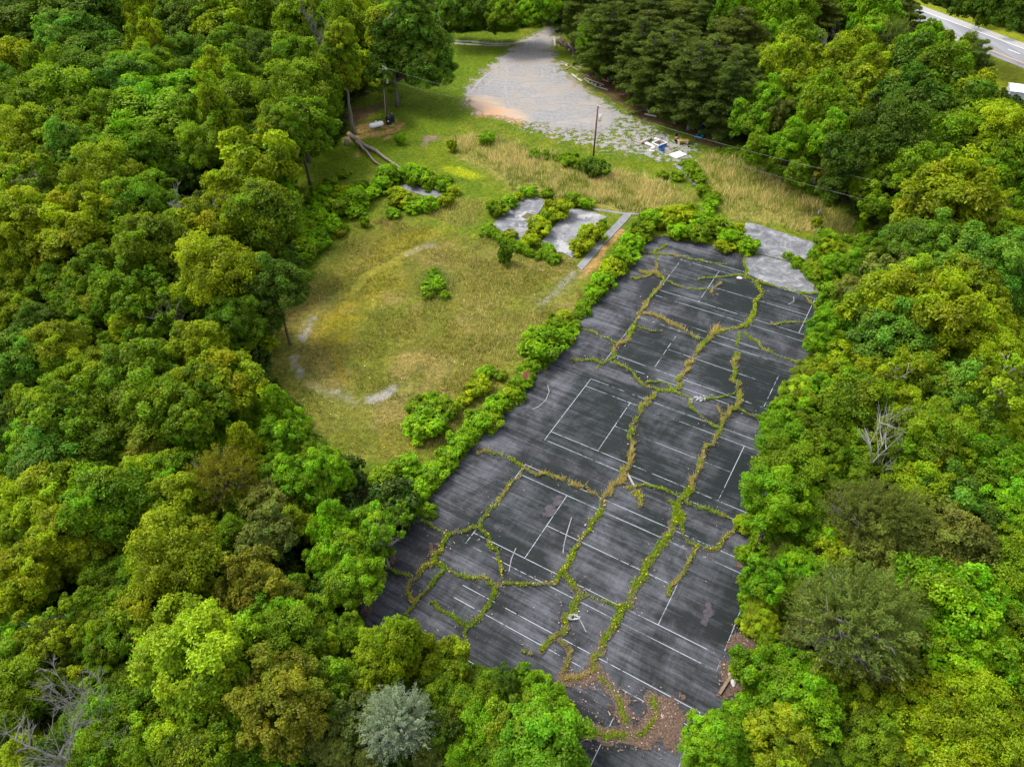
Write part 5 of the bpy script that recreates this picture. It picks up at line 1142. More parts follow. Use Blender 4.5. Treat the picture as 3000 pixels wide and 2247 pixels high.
fx = np.concatenate(fx); fy = np.concatenate(fy); n = len(fx); sz = rg.uniform(.025, .055, n); zf = rg.uniform(.25, .45, n)
V = np.stack([np.stack([fx-sz, fy-sz, zf], 1), np.stack([fx+sz, fy-sz, zf], 1), np.stack([fx+sz, fy+sz, zf+.03], 1), np.stack([fx-sz, fy+sz, zf], 1)], 1).reshape(-1, 3)
tag(link('yellow_flowers', mesh_np('yellow_flowers', V, np.arange(4*n).reshape(n, 4), [BLADE], False, {'bcol': ('FLOAT_COLOR', np.tile([.75, .52, .02, 1], (4*n, 1)))})), 'small yellow flowers among the court fissure weeds', 'flowers', kind='stuff')
# dead leaves strewn near the fissures
rgc = np.random.default_rng(77); lx = []; ly = []
for ln, hw, dr, fl, lit in CRACKS:
    for (xa, ya), (xb, yb) in zip(ln[:-1], ln[1:]):
        L = math.hypot(xb-xa, yb-ya); n = rgc.poisson(L*lit*5); t = rgc.random(n); lx.append(xa+(xb-xa)*t+rgc.normal(0, .45+.35*lit, n)); ly.append(ya+(yb-ya)*t+rgc.normal(0, .45+.35*lit, n))
xx, yy = rand_in([T7([(300, 1150), (560, 1100), (800, 1300), (1110, 1300), (1150, 1450), (1040, 1657), (420, 1650), (300, 1300)]), T7([(1330, 1300), (1330, 1100), (1420, 830), (1560, 760), (1560, 1300)])], 9, 43)
lx.append(xx); ly.append(yy); lx = np.concatenate(lx); ly = np.concatenate(ly); n = len(lx)
LEAFC = pick(rgc, n, [(.20, .13, .09), (.30, .21, .15), (.13, .085, .06), (.38, .28, .22)], [3, 3, 2, 1])
tag(blades('fallen_leaves', lx, ly, rgc.uniform(.02, .06, n), rgc.uniform(.08, .16, n), LEAFC, 'dry brown fallen leaves scattered over the lower courts', 'leaves', 2.2, np.full(n, .14), seed=12))

# ------------------------------------------------------------------ poles, wires and things
WOODP = mat_bark('pole_wood', (.09, .045, .025), (.20, .11, .07)); METAL = mat_simple('galvanised_metal', (.45, .46, .48), .45, .1, 8, .5, .3)
WHITE = mat_simple('white_enamel', (.72, .74, .76), .4, .06, 3, .5); CERAM = mat_simple('insulator', (.75, .75, .74), .3, .05)
BLACKP = mat_simple('black_plastic', (.012, .014, .018), .45, .2, 3, .5); CONDUIT = mat_simple('grey_conduit', (.50, .50, .52), .5, .05)
WIREM = mat_simple('wire', (.24, .25, .22), .5, .05)
def pole(label, base, top, H, left):
    x, y = G(*base); t = thing('utility_pole', label, 'utility pole', (x, y, 0)); xt, yt = G(*top, H)
    lx_, ly_ = xt-x, yt-y
    m = MB(); m.tube([(0, 0, -.3), (lx_*.5, ly_*.5, H*.5), (lx_, ly_, H)], [.17, .145, .115], 12); m.build('pole', WOODP, t, True)
    m = MB(); m.box((lx_*.97+.18, ly_*.97, H-.35), (.9, .10, .12), rz=.3); m.build('bracket', METAL, t)
    for dx, dz in ((-.05, 0), (.30, -.15), (.55, -.35)):
        m = MB(); m.lathe((lx_+dx, ly_, H+dz+.02), [(.03, -.15), (.09, -.1), (.05, -.05), (.10, 0), (.05, .05), (.08, .10), (.03, .15)], 10); m.build('insulator', CERAM, t, True)
    zt = H-2.0 if not left else H-2.3
    k = zt/H
    tr = MB(); tr.lathe((lx_*k+.48, ly_*k-.12, zt), [(.20, -.55), (.27, -.50), (.27, .40), (.24, .48), (.10, .55)], 16); to = tr.build('transformer', WHITE, t, True)
    for dx in (-.12, .12):
        m = MB(); m.lathe((lx_*k+.48+dx, ly_*k-.12, zt+.66), [(.03, -.14), (.06, -.08), (.035, -.02), (.055, .04), (.02, .1)], 8); m.build('bushing', CERAM, to, True)
    m = MB(); m.box((lx_*k+.2, ly_*k-.05, zt+.2), (.25, .12, .08)); m.box((lx_*k+.2, ly_*k-.05, zt-.2), (.25, .12, .08)); m.build('hanger', METAL, to)
    if left:
        zc = H*.78; k2 = zc/H
        m = MB(); m.tube([(-.17, -.10, .1), (lx_*.4-.17, ly_*.4-.08, H*.4), (lx_*k2-.15, ly_*k2-.06, zc)], .05, 8); m.build('conduit', CONDUIT, t, True)
        m = MB(); px_, py_ = lx_*k2-.1, ly_*k2
        m.tube([(px_, py_, zc), (px_-.35, py_-.1, zc+.45), (px_-.95, py_-.25, zc+.65), (px_-1.6, py_-.4, zc+.68)], .04, 8); am = m.build('lamp_arm', METAL, t, True)
        m = MB(); m.lathe((px_-1.75, py_-.42, zc+.60), [(.05, -.16), (.19, -.10), (.20, -.02), (.15, .06), (.10, .16)], 14); m.build('lamp_head', WHITE, am, True)
        m = MB(); m.box((px_-1.75, py_-.42, zc+.82), (.10, .10, .10)); m.build('photocell', BLACKP, am)
    return Vector((xt, yt, H))
PL = pole('brown utility pole with street light and grey conduit above the propane tank', (1134, 357), (1123, 197), 10.0, True)
PR = pole('brown utility pole with white transformer beside the gravel lot', (1738, 462), (1752, 311), 9.0, False)
def wire(label, a, b, sag, r=.022):
    m = MB(); n = 28; pts = []
    for i in range(n+1):
        t = i/n; p = a.lerp(b, t); pts.append(p-Vector((0, 0, 4*sag*t*(1-t))))
    m.tube(pts, r*.62, 5); tag(m.build('power_line', WIREM, None, True), label, 'power line', 'power lines over the clearing')
wire('upper wire strung between the two brown utility poles', PL+Vector((0, 0, 0)), PR+Vector((-.05, 0, 0)), 1.5)
wire('lower wire strung between the two brown utility poles', PL+Vector((.3, 0, -2.2)), PR+Vector((0, 0, -1.6)), 1.2)
e1 = GV(2725, 562, 8.3); e2 = GV(2670, 618, 6.6)
wire('upper wire from the right pole into the right-hand wood', PR+Vector((.3, 0, -.1)), e1, .9)
wire('lower wire from the right pole into the right-hand wood', PR+Vector((0, 0, -1.7)), e2, .9)

# propane tank on its two saddles
x, y = G(1104, 379); t = thing('propane_tank', 'white horizontal propane tank on the clay patch below the light pole', 'propane tank', (x, y, 0), math.radians(31))
m = MB(); prof = [(.06, -1.42), (.28, -1.36), (.42, -1.22), (.47, -1.0), (.47, 1.0), (.42, 1.22), (.28, 1.36), (.06, 1.42)]; m.lathe((0, 0, .85), prof, 28, 'X'); m.build('tank', WHITE, t, True)
m = MB(); m.lathe((0, 0, 1.36), [(.20, -.08), (.21, .08), (.17, .17), (.05, .21)], 18); m.build('dome', WHITE, t, True)
for s in (-.85, .85):
    m = MB(); m.box((s, 0, .22), (.16, .75, .44)); m.build('saddle', mat_simple('saddle_concrete', (.35, .33, .30), .9), t, bevel=.02)
for i, (px, py, lab) in enumerate([(1140, 352, 'nearer black barrel with pale round label under the light pole'), (1149, 346, 'farther black barrel behind the labelled one under the light pole')]):
    x, y = G(px, py+12); t = thing('barrel', lab, 'barrel', (x, y, 0), .4*i, 'black barrels under the light pole')
    pr = [(.50, 0), (.52, .05)]+[(.55 if k % 2 else .51, .12+k*.12) for k in range(10)]+[(.50, 1.35), (.30, 1.50)]
    m = MB(); m.lathe((0, 0, 0), pr, 22); m.build('body', BLACKP, t, True)
    m = MB(); m.lathe((0, 0, 1.5), [(.26, 0), (.27, .07), (.20, .11)], 18); m.build('lid', mat_simple('barrel_lid', (.10, .11, .13), .5), t, True)
    if i == 0:
        m = MB(); m.lathe((-.02, -.555, .75), [(.14, -.02), (.14, .02)], 14); o = m.build('label_disc', WHITE, t); o.rotation_euler = (0, 0, 0)
        for v_ in o.data.vertices: v_.co = Vector((-.02+(v_.co.x+.02), -.56+(v_.co.z-.75)*.3, .75+(v_.co.y+.555)))
    m = MB(); m.lathe((.12, -.05, 1.60), [(.08, 0), (.08, .04)], 10); m.build('cap', WHITE, t, True)
m = MB(); xa, ya = G(1148, 370); m.box((xa, ya, .03), (1.0, .16, .05), rz=.3); tag(m.build('board', mat_simple('raw_plank', (.55, .40, .22), .8)), 'short raw plank on clay in front of the black barrels', 'board')

# fallen trunks and stump
LOGM = mat_bark('weathered_log', (.10, .078, .062), (.33, .27, .23)); CUT = mat_simple('cut_wood', (.50, .38, .26), .85, .2, 9); LOGD = mat_bark('dark_log', (.035, .024, .022), (.14, .10, .09)); PALEL = mat_bark('pale_log', (.26, .22, .18), (.55, .48, .42))
def log(name, label, pts, r0, r1, mat=LOGM, cat='log', ends=True, group=None, n=10, wob=.05, seed=1):
    rg_ = random.Random(seed); P = [Vector(p) for p in pts]; L = (P[-1]-P[0]).length; k = max(3, int(L/.8)); Q = []
    for i in range(k+1):
        f = i/k*(len(P)-1); j = min(len(P)-2, int(f)); q = P[j].lerp(P[j+1], f-j); Q.append(q+Vector((rg_.uniform(-wob, wob), rg_.uniform(-wob, wob), rg_.uniform(-wob, wob)*.5)))
    c0 = Q[0].copy(); t = thing(name, label, cat, (c0.x, c0.y, 0), 0, group); o_ = Vector((c0.x, c0.y, 0))
    m = MB(); rr = [(r0+(r1-r0)*i/k) for i in range(k+1)]; m.tube([q-o_ for q in Q], rr, n, jit=.10, rng=rg_); m.build('log', mat, t, True)
    if ends:
        for q, d, r in ((Q[0], Q[0]-Q[1], r0), (Q[-1], Q[-1]-Q[-2], r1)):
            d = d.normalized(); m = MB(); m.tube([q-o_-d*.01, q-o_+d*.015], r*.93, n); m.build('cut_end', CUT, t)
    return t
def gp(T, pts, z): return [(a, b, z) for a, b in T(pts)]
log('fallen_trunk', 'longer fallen tree trunk lying across the lawn edge', [(*G(1024, 404), .75), (*G(1060, 430), .55), (*G(1105, 452), .45), (*G(1135, 475), .45), (*G(1182, 505), .4)], .42, .17, seed=3)
log('fallen_trunk', 'shorter split fallen trunk leaning beside the longer one', [(*G(1046, 428), .8), (*G(1072, 450), .55), (*G(1095, 478), .4), (*G(1130, 500), .25)], .30, .13, seed=4)
x, y = G(1015, 424); t = thing('stump', 'splintered stump beside the thick end of the fallen trunks', 'stump', (x, y, 0))
m = MB(); rg_ = random.Random(2); m.tube([(0, 0, -.1), (.05, 0, .4), (.1, .05, .8), (.05, .1, 1.1)], [.55, .42, .38, .25], 10, jit=.2, rng=rg_); m.build('stump_body', LOGM, t, True)
m = MB(); m.tube([(.1, 0, .8), (.6, -.1, 1.0), (1.1, -.25, .5)], [.14, .12, .06], 6, jit=.1, rng=rg_); m.build('branch_stub', PALEL, t, True)

# log rounds piled at the edge of the lot
for i, (a, b, r, mt, lab) in enumerate([((200, 255), (225, 430), .28, PALEL, 'pale standing-out log at the lot edge above the dark log pile'), ((285, 280), (400, 395), .40, LOGD, 'first dark log of the pile beside the drive'), ((370, 215), (440, 330), .34, LOGD, 'dark log at the back of the pile beside the drive'),
        ((465, 380), (550, 520), .42, LOGD, 'thick brown log in the middle of the pile beside the drive'), ((540, 360), (640, 500), .30, LOGM, 'lighter log lying on the middle of the pile'), ((690, 530), (655, 690), .42, LOGD, 'short fat log at the lower end of the pile'), ((600, 310), (665, 350), .22, LOGD, 'small dark log behind the pile'), ((400, 20), (330, 90), .3, LOGD, 'dark log by the drive under the pines')]):
    A = Tl([a])[0]; B = Tl([b])[0]; log('log', lab, [(*A, r), (*B, r)], r, r*.9, mt, group='logs piled at the edge of the lot', wob=.02, seed=20+i)
# timbers on the grass
TIM = mat_simple('grey_timber', (.30, .27, .24), .9, .35, 5); TIMP = mat_simple('pale_timber', (.52, .46, .38), .85, .3, 5); TIMY = mat_simple('yellow_timber', (.42, .30, .11), .85, .25, 5); BRK = mat_simple('reddish_timber', (.28, .16, .12), .9, .3, 5)
for i, (a, b, w_, mt, lab) in enumerate([((355, 775), (545, 850), .30, TIM, 'uppermost grey timber beside the gravel lot'), ((350, 828), (430, 845), .25, TIMP, 'short pale block left in the upper timber heap'), ((460, 845), (520, 882), .28, TIMP, 'short pale block touching the yellow plank'), ((465, 965), (640, 855), .20, TIMY, 'yellowish plank lying crosswise beside the lot'),
        ((740, 785), (880, 832), .26, TIM, 'grey beam highest in the grass right of the yellow plank'), ((740, 822), (865, 868), .24, BRK, 'reddish beam below the highest grey beam'), ((610, 890), (820, 992), .16, TIM, 'thin grey beam in front of the yellow plank'), ((690, 858), (870, 912), .15, TIM, 'thin beam under the bright green bush'),
        ((625, 1072), (745, 1165), .24, TIMP, 'pale beam at the edge of the lot, left half'), ((765, 1180), (860, 1248), .24, TIMP, 'pale beam at the edge of the lot, right half'), ((850, 1065), (1050, 1112), .12, TIM, 'thin rail behind the long timber frame'), ((920, 1180), (1060, 1300), .20, TIM, 'left side beam of the long timber frame'),
        ((950, 1165), (1400, 1335), .18, TIM, 'long grey beam of the timber frame'), ((1070, 1300), (1280, 1395), .16, TIM, 'front beam of the frame below white stones'), ((1290, 1395), (1505, 1462), .26, TIM, 'dark beam at the right end of the frame'), ((1280, 1155), (1520, 1262), .30, BRK, 'reddish beam lying under the pines'), ((830, 1180), (900, 1215), .12, TIM, 'short thin rail between the pale beam and the frame')]):
    A = Vector((*Tl([a])[0], 0)); B = Vector((*Tl([b])[0], 0)); d = B-A; m = MB(); m.box((0, 0, w_*.45+.02), (d.length, w_, w_*.8)); mid = (A+B)/2
    o = m.build('timber', mt, None, bevel=.02, loc=(mid.x, mid.y, 0), rz=math.atan2(d.y, d.x)); tag(o, lab, 'timber', 'timbers lying beside the gravel lot')
STONE = mat_simple('white_stone', (.48, .48, .46), .8, .15, 4); ROCK = mat_simple('grey_rubble', (.42, .41, .38), .9, .3, 4)
def rock(name, label, cat, x, y, s, mat, group=None, z=0.0, seed=1):
    rg_ = random.Random(seed); bm_v = []; 
    import bmesh
    bm = bmesh.new(); bmesh.ops.create_icosphere(bm, subdivisions=1, radius=1)
    for v in bm.verts:
        k = rg_.uniform(.72, 1.15); v.co = Vector((v.co.x*s[0]*k, v.co.y*s[1]*k, max(-.3, v.co.z)*s[2]*k))
    me = bpy.data.meshes.new(name); bm.to_mesh(me); bm.free(); me.materials.append(mat)
    o = link(name, me, None, (x, y, z+s[2]*.35), rg_.uniform(0, 6)); return tag(o, label, cat, group)
for i, (a, s) in enumerate([((1030, 1250), .26), ((1065, 1285), .16), ((1112, 1295), .26), ((1150, 1320), .14), ((1195, 1328), .26), ((1310, 1362), .20)]):
    X_, Y_ = Tl([a])[0]; rock('stone', f'{["leftmost white stone", "small white stone second from the left", "white stone in the middle", "tiny white stone", "biggest white stone right of the middle", "rightmost white stone by the dark beam"][i]} on the timber frame', 'stone', X_, Y_, (s, s*.8, s*.7), STONE, 'white stones on the timber frame', .1, 30+i)

# ---- junk between pole and pines
x, y = G(*tile(1860, 380, 10.055, [(300, 365)])[0]); 
A, B = Tj([(150, 440)])[0], Tj([(470, 300)])[0]; log('log', 'long tan log lying left of the cluttered bin', [(*A, .28), (*B, .28)], .30, .29, PALEL, wob=.01, seed=51)
A, B = Tj([(600, 275)])[0], Tj([(800, 320)])[0]; log('log', 'short tan log lying behind the cluttered bin', [(*A, .26), (*B, .26)], .28, .27, LOGM, wob=.01, seed=52)
cb = Tj([(500, 470), (690, 590), (920, 500), (740, 400)]); cx_ = sum(p[0] for p in cb)/4; cy_ = sum(p[1] for p in cb)/4
e = Vector((cb[2][0]-cb[1][0], cb[2][1]-cb[1][1])); ang = math.atan2(e.y, e.x)
t = thing('scrap_bin', 'open white-rimmed bin full of scrap beside the tan log', 'bin', (cx_, cy_, 0), ang)
BEI = mat_simple('beige_panel', (.42, .40, .36), .8, .1); BLUEP = mat_simple('blue_panel', (.03, .13, .42), .5, .2, 3); SCRAP = mat_simple('scrap', (.22, .15, .12), .9, .5, 9)
w2, d2, h2 = 2.0, 1.6, .62
for sx, sy, lx_, ly_, mt in ((-w2/2, 0, .06, d2, BEI), (w2/2, 0, .06, d2, BEI), (0, d2/2, w2, .06, BEI), (0, -d2/2, w2, .06, BLUEP)):
    m = MB(); m.box((sx, sy, h2/2), (lx_, ly_, h2)); m.build('side_panel', mt, t)
for sx, sy, lx_, ly_ in ((-w2/2, 0, .14, d2+.14), (w2/2, 0, .14, d2+.14), (0, d2/2, w2-.14, .14), (0, -d2/2, w2-.14, .14)):
    m = MB(); m.box((sx, sy, h2+.04), (lx_, ly_, .08)); m.build('rim', WHITE, t)
m = MB(); rg_ = random.Random(9)
for i in range(26): m.box((rg_.uniform(-.8, .8), rg_.uniform(-.6, .6), rg_.uniform(.3, .62)), (rg_.uniform(.15, .8), rg_.uniform(.06, .2), rg_.uniform(.04, .14)), rz=rg_.uniform(0, 3), ry=rg_.uniform(-.3, .3))
tag(m.build('scrap_fill', SCRAP, t), kind='stuff')
def crate(name, label, cat, T, p, size, mat, rz, hollow=True, z=0.0, group=None):
    X_, Y_ = T([p])[0]; t = thing(name, label, cat, (X_, Y_, z), rz, group); w_, d_, h_ = size
    m = MB(); m.box((0, 0, .03), (w_, d_, .05)); m.build('base', mat, t)
    for sx, sy, a_, b_ in ((-w_/2, 0, .04, d_), (w_/2, 0, .04, d_), (0, -d_/2, w_-.05, .04), (0, d_/2, w_-.05, .04)):
        m = MB(); m.box((sx, sy, h_/2+.03), (a_, b_, h_)); m.build('side', mat, t)
    return t
crate('crate', 'bright blue crate standing against the scrap bin', 'crate', Tj, (790, 620), (.75, .55, .45), BLUEP, ang)
def panel(name, label, cat, T, p, size, mat, rz, z=.05, tilt=0.0, group=None):
    X_, Y_ = T([p])[0]; m = MB(); m.box((0, 0, z+size[2]/2), size, ry=tilt); return tag(m.build(name, mat, None, bevel=.015, loc=(X_, Y_, 0), rz=rz), label, cat, group)
panel('board', 'white board lying between the tan log and the bin', 'board', Tj, (385, 470), (1.2, .75, .06), WHITE, -.75, .28, .1)
panel('board', 'white board streaked pink leaning against the bin corner', 'board', Tj, (510, 540), (1.1, .5, .08), mat_simple('pinkish_board', (.68, .58, .56), .7, .15), -.9, .3, .15)
panel('box', 'flat pinkish box with pale base in front of the boards', 'box', Tj, (505, 590), (.7, .55, .30), mat_simple('pink_box', (.55, .42, .38), .8, .15), .2, 0)
panel('board', 'pale greenish slab on the ground under the pinkish box', 'board', Tj, (500, 630), (.9, .4, .06), mat_simple('mint_board', (.50, .60, .55), .8, .1), -.2, .02)
for i, (p, lab) in enumerate([((600, 350), 'white sack behind the bin on its left'), ((690, 385), 'white sack resting at the back of the bin')]):
    X_, Y_ = Tj([p])[0]; rock('sack', lab, 'sack', X_, Y_, (.42, .32, .30), WHITE, None, .35, 60+i)
panel('mattress', 'dirty white mattress lying flat on the grass', 'mattress', Tj, (1265, 770), (2.35, 1.75, .24), mat_simple('stained_mattress', (.72, .74, .74), .9, .1, 2), .60, 0)
# bench
p = Tj([(1405, 420)])[0]; t = thing('bench', 'low ochre wooden bench on white legs near the scrap bin', 'bench', (p[0], p[1], 0), .12); OCH = mat_simple('ochre_wood', (.48, .29, .07), .7, .2, 6)
for k in range(3): m = MB(); m.box((0, -.28+.28*k, .62), (2.0, .26, .07)); m.build('seat_plank', OCH, t)
for sx in (-.75, .75):
    for sy in (-.25, .25): m = MB(); m.box((sx, sy, .29), (.22, .14, .58)); m.build('leg', WHITE, t)
p = Tj([(1215, 350)])[0]; t = thing('junk_heap', 'upright dark and pinkish heap of castoffs at the end of the bench', 'junk heap', (p[0], p[1], 0), .3)
DARKC = mat_simple('dark_cloth', (.02, .016, .02), .9, .3); PINKC = mat_simple('pink_cloth', (.38, .16, .15), .85, .2); GREYC = mat_simple('grey_cloth', (.38, .37, .36), .9, .2)
def blob(name, mat, parent, c_, s_, seed):
    import bmesh
    rg_ = random.Random(seed); bm = bmesh.new(); bmesh.ops.create_icosphere(bm, subdivisions=2, radius=1)
    for v in bm.verts:
        k = rg_.uniform(.86, 1.1); v.co = Vector((v.co.x*s_[0]*k+c_[0], v.co.y*s_[1]*k+c_[1], v.co.z*s_[2]*k+c_[2]))
    me = bpy.data.meshes.new(name); bm.to_mesh(me); bm.free(); me.materials.append(mat); return link(name, me, parent)
blob('dark_bundle', DARKC, t, (0, .2, 1.15), (.30, .26, .42), 1); blob('pink_bundle', PINKC, t, (.05, 0, .62), (.42, .32, .32), 2); blob('black_bundle', DARKC, t, (0, 0, .22), (.40, .30, .26), 3)
m = MB(); m.box((.55, -.1, .45), (.9, .4, .16), ry=.25); m.build('folded_cloth', GREYC, t, bevel=.04)
p = Tj([(1225, 425)])[0]; rock('bag', 'small dark bag on the ground left of the bench', 'bag', p[0], p[1], (.2, .2, .3), DARKC, None, .1, 8)
A = Tj([(960, 715)])[0]; B = Tj([(1525, 440)])[0]; m = MB(); m.tube([(A[0], A[1], .08), (B[0], B[1], .12)], .05, 6); tag(m.build('rail', mat_simple('pale_rail', (.50, .55, .32), .7, .1)), 'long pale green rail lying behind the mattress', 'rail')
A = Tj([(1390, 600)])[0]; B = Tj([(1640, 480)])[0]; m = MB(); m.tube([(A[0], A[1], .06), (B[0], B[1], .08)], .04, 6); tag(m.build('rail', mat_simple('tan_rail', (.45, .42, .30), .7, .1)), 'short tan rail lying right of the long pale rail', 'rail')
p = Tj([(1548, 700)])[0]; t = thing('post', 'thin grey post with dark cap beside the mattress', 'post', (p[0], p[1], 0)); m = MB(); m.tube([(0, 0, 0), (0, 0, 1.15)], .06, 8); m.build('shaft', METAL, t, True); m = MB(); m.lathe((0, 0, 1.2), [(.12, -.12), (.14, .05), (.06, .14)], 10); m.build('cap', BLACKP, t, True)
m = MB(); hp = Tj([(1000, 570)])[0]
for q in range(4): m.tube([(hp[0]+(.28+.06*q)*math.cos(w_)+.1*q, hp[1]+(.22+.05*q)*math.sin(w_), .06+.05*q+.03*math.sin(3*w_)) for w_ in np.linspace(0, 6.2, 22)], .035, 5)
tag(m.build('hose', mat_simple('hose_pink', (.48, .34, .27), .6, .2)), 'coiled tan hose on the ground right of the bin', 'hose')
m = MB(); xa, ya = Tj([(560, 470)])[0]
tag(sheet('bare_ground', [Tj([(330, 450), (600, 380), (850, 340), (1250, 420), (1620, 480), (1650, 560), (1300, 560), (950, 560), (900, 620), (600, 640), (400, 600)]), Tj([(250, 680), (420, 660), (600, 700), (560, 740), (300, 730)])], SPARSE, .03, .3, .6), kind='structure')
# turquoise tray and blue bin under the pines
Tq = lambda p: [G(*q) for q in tile(1990, 330, 16.57, p)]
TURQ = mat_simple('turquoise_plastic', (.01, .34, .56), .4, .1, 3, .5); NAVY = mat_simple('navy_plastic', (.01, .03, .17), .45, .2, 3, .5)
crate('tray', 'bright turquoise plastic tray on the brown ground under the pines', 'tray', Tq, (950, 1180), (1.35, 1.05, .16), TURQ, -.55)
p = Tq([(965, 1150)])[0]; t = thing('bucket', 'black bucket standing in the turquoise tray', 'bucket', (p[0], p[1], .08)); m = MB(); m.lathe((0, 0, 0), [(.24, 0), (.30, .34), (.32, .36)], 16); m.build('pail', BLACKP, t, True); m = MB(); m.tube([(-.3, 0, .34), (0, -.25, .42), (.3, 0, .34)], .015, 5); m.build('handle', METAL, t, True)
p = Tq([(960, 1050)])[0]; rock('bag', 'white bag behind the black bucket', 'bag', p[0], p[1], (.22, .16, .18), WHITE, None, .35, 71)
p = Tq([(1040, 960)])[0]; t = thing('chair', 'dark blue plastic chair behind the turquoise tray', 'chair', (p[0], p[1], 0), .15)
m = MB(); m.box((0, 0, .45), (.62, .60, .07)); m.build('seat', NAVY, t, bevel=.02); m = MB(); m.box((0, .32, .85), (.62, .07, .85), rx=-.15); m.build('backrest', NAVY, t, bevel=.02)
for sx in (-.27, .27):
    for sy in (-.25, .25): m = MB(); m.box((sx, sy, .22), (.07, .07, .44)); m.build('leg', NAVY, t)
    m = MB(); m.box((sx, .02, .68), (.07, .5, .05)); m.build('armrest', NAVY, t)
p = Tq([(1370, 790)])[0]; t = thing('bucket', 'small turquoise bucket at the foot of a pine', 'bucket', (p[0], p[1], 0)); m = MB(); m.lathe((0, 0, 0), [(.16, 0), (.22, .36), (.24, .38)], 14); m.build('pail', TURQ, t, True)
p = Tq([(1900, 1080)])[0]; rock('stone', 'whitish stone on the leaf litter right of the blue chair', 'stone', p[0], p[1], (.3, .25, .2), STONE, None, 0, 73)
# debris below the pines
for i, (a, b, w_, mt, lab) in enumerate([((490, 200), (680, 240), .5, WHITE, 'crumpled whitish sheet in front of the brush heap'), ((560, 180), (740, 200), .25, mat_simple('red_board', (.30, .06, .05), .8, .2), 'dark red board in the brush heap'), ((600, 150), (760, 170), .2, BRK, 'brown board at the back of the brush heap'), ((310, 190), (520, 130), .10, TIM, 'grey pole leaning out of the brush heap')]):
    A = Vector((*Td([a])[0], 0)); B = Vector((*Td([b])[0], 0)); d = B-A; m = MB(); m.box((0, 0, .12+.06*i), (d.length, w_, .08)); mid = (A+B)/2
    tag(m.build('board', mt, None, bevel=.01, loc=(mid.x, mid.y, 0), rz=math.atan2(d.y, d.x)), lab, 'board')
p = Td([(620, 130)])[0]; t = thing('brush_heap', 'heap of dead grey branches under the pines', 'brush heap', (p[0], p[1], 0)); m = MB(); rg_ = random.Random(12)
for i in range(40):
    a_ = rg_.uniform(0, 6.3); c_ = Vector((rg_.uniform(-1.5, 1.5), rg_.uniform(-.8, .8), .2)); d = Vector((math.cos(a_), math.sin(a_), rg_.uniform(-.1, .6)))*rg_.uniform(.5, 1.6); m.tube([c_-d*.3, c_+d*.3+Vector((0, 0, .1)), c_+d], [.05, .035, .015], 5)
tag(m.build('branches', GREYBARK, t, True), kind='stuff')
# rusty sign on a bent post beside the court
RUST = mat_simple('rusty_red', (.30, .075, .035), .75, .3, 5, .3, 0, (.36, .13, .09)); p = G(1509, 1142); t = thing('rusty_sign', 'rusty red oval sign plate on a bent post beside the court', 'sign', (p[0], p[1], 0))
m = MB(); m.tube([(0, 0, 0), (0, .02, 1.6), (.12, .06, 1.95), (.55, .15, 2.15), (.95, .2, 2.1)], .045, 8); m.build('post', mat_simple('rust_post', (.13, .07, .045), .8, .2), t, True)
m = MB(); q_ = []; 
for k in range(20): w_ = 2*math.pi*k/20; q_.append((.62*math.cos(w_), .34*math.sin(w_)))
m.prism(q_, -.02, .02); o = m.build('plate', RUST, t); o.location = (1.25, .22, 2.05); o.rotation_euler = (math.radians(50), math.radians(-15), math.radians(52))
# plank on the fissure
A = G(*tile(1800, 1350, 11.05, [(430, 470)])[0]); B = G(*tile(1800, 1350, 11.05, [(650, 870)])[0]); d = Vector((B[0]-A[0], B[1]-A[1], 0)); m = MB(); m.box((0, 0, .16), (d.length, .20, .06))
tag(m.build('board', TIM, None, loc=((A[0]+B[0])/2, (A[1]+B[1])/2, 0), rz=math.atan2(d.y, d.x)), 'grey plank lying across a weedy fissure in the fourth court', 'board')
Tr = lambda p: [G(*q) for q in tile(2000, 1900, 11.05, p)]
for i, (p, s, lab) in enumerate([((1640, 765), .26, 'squarish pale rubble block at the court corner'), ((1530, 855), .24, 'triangular white rubble piece at the end of the kerb'), ((1690, 985), .22, 'flat rubble piece right of the kerb'), ((1620, 1130), .40, 'largest pale rubble block beside the kerb'), ((1735, 625), .20, 'small rubble lump highest at the court corner')]):
    X_, Y_ = Tr([p])[0]; rock('rubble', lab, 'rubble', X_, Y_, (s, s*.7, s*.6), STONE if i in (1,) else ROCK, 'rubble at the lower right court corner', .08, 80+i)
A = Tr([(1170, 1510)])[0]; B = Tr([(1560, 900)])[0]; d = Vector((B[0]-A[0], B[1]-A[1], 0)); m = MB(); m.box((0, 0, .16), (d.length, .22, .34))
tag(m.build('kerb', mat_simple('kerb_concrete', (.22, .16, .11), .9, .3, 5), None, bevel=.02, loc=((A[0]+B[0])/2, (A[1]+B[1])/2, 0), rz=math.atan2(d.y, d.x)), 'low soil-covered kerb at the lower right corner of the courts', 'kerb')
X_, Y_ = T5([(985, 1262)])[0]; m = MB(); rg_ = random.Random(44)
for q in range(26): m.box((X_+rg_.gauss(0, .42), Y_+rg_.gauss(0, .22), .14+rg_.uniform(0, .04)), (rg_.uniform(.08, .34), rg_.uniform(.06, .22), rg_.uniform(.03, .08)), rz=rg_.uniform(0, 3), rx=rg_.uniform(-.3, .3))
tag(m.build('rubble', mat_simple('chalky_rubble', (.27, .27, .285), .9, .4, 6)), 'pale heaved rubble in a fissure of the third court', 'rubble')
X_, Y_ = T5([(1250, 480)])[0]; rock('rubble', 'small pinkish rubble piece beside the top fissure', 'rubble', X_, Y_, (.45, .25, .14), mat_simple('pink_stone', (.62, .45, .40), .8), None, .1, 91)
X_, Y_ = T6([(1500, 1240)])[0]; m = MB(); rg_ = random.Random(31)
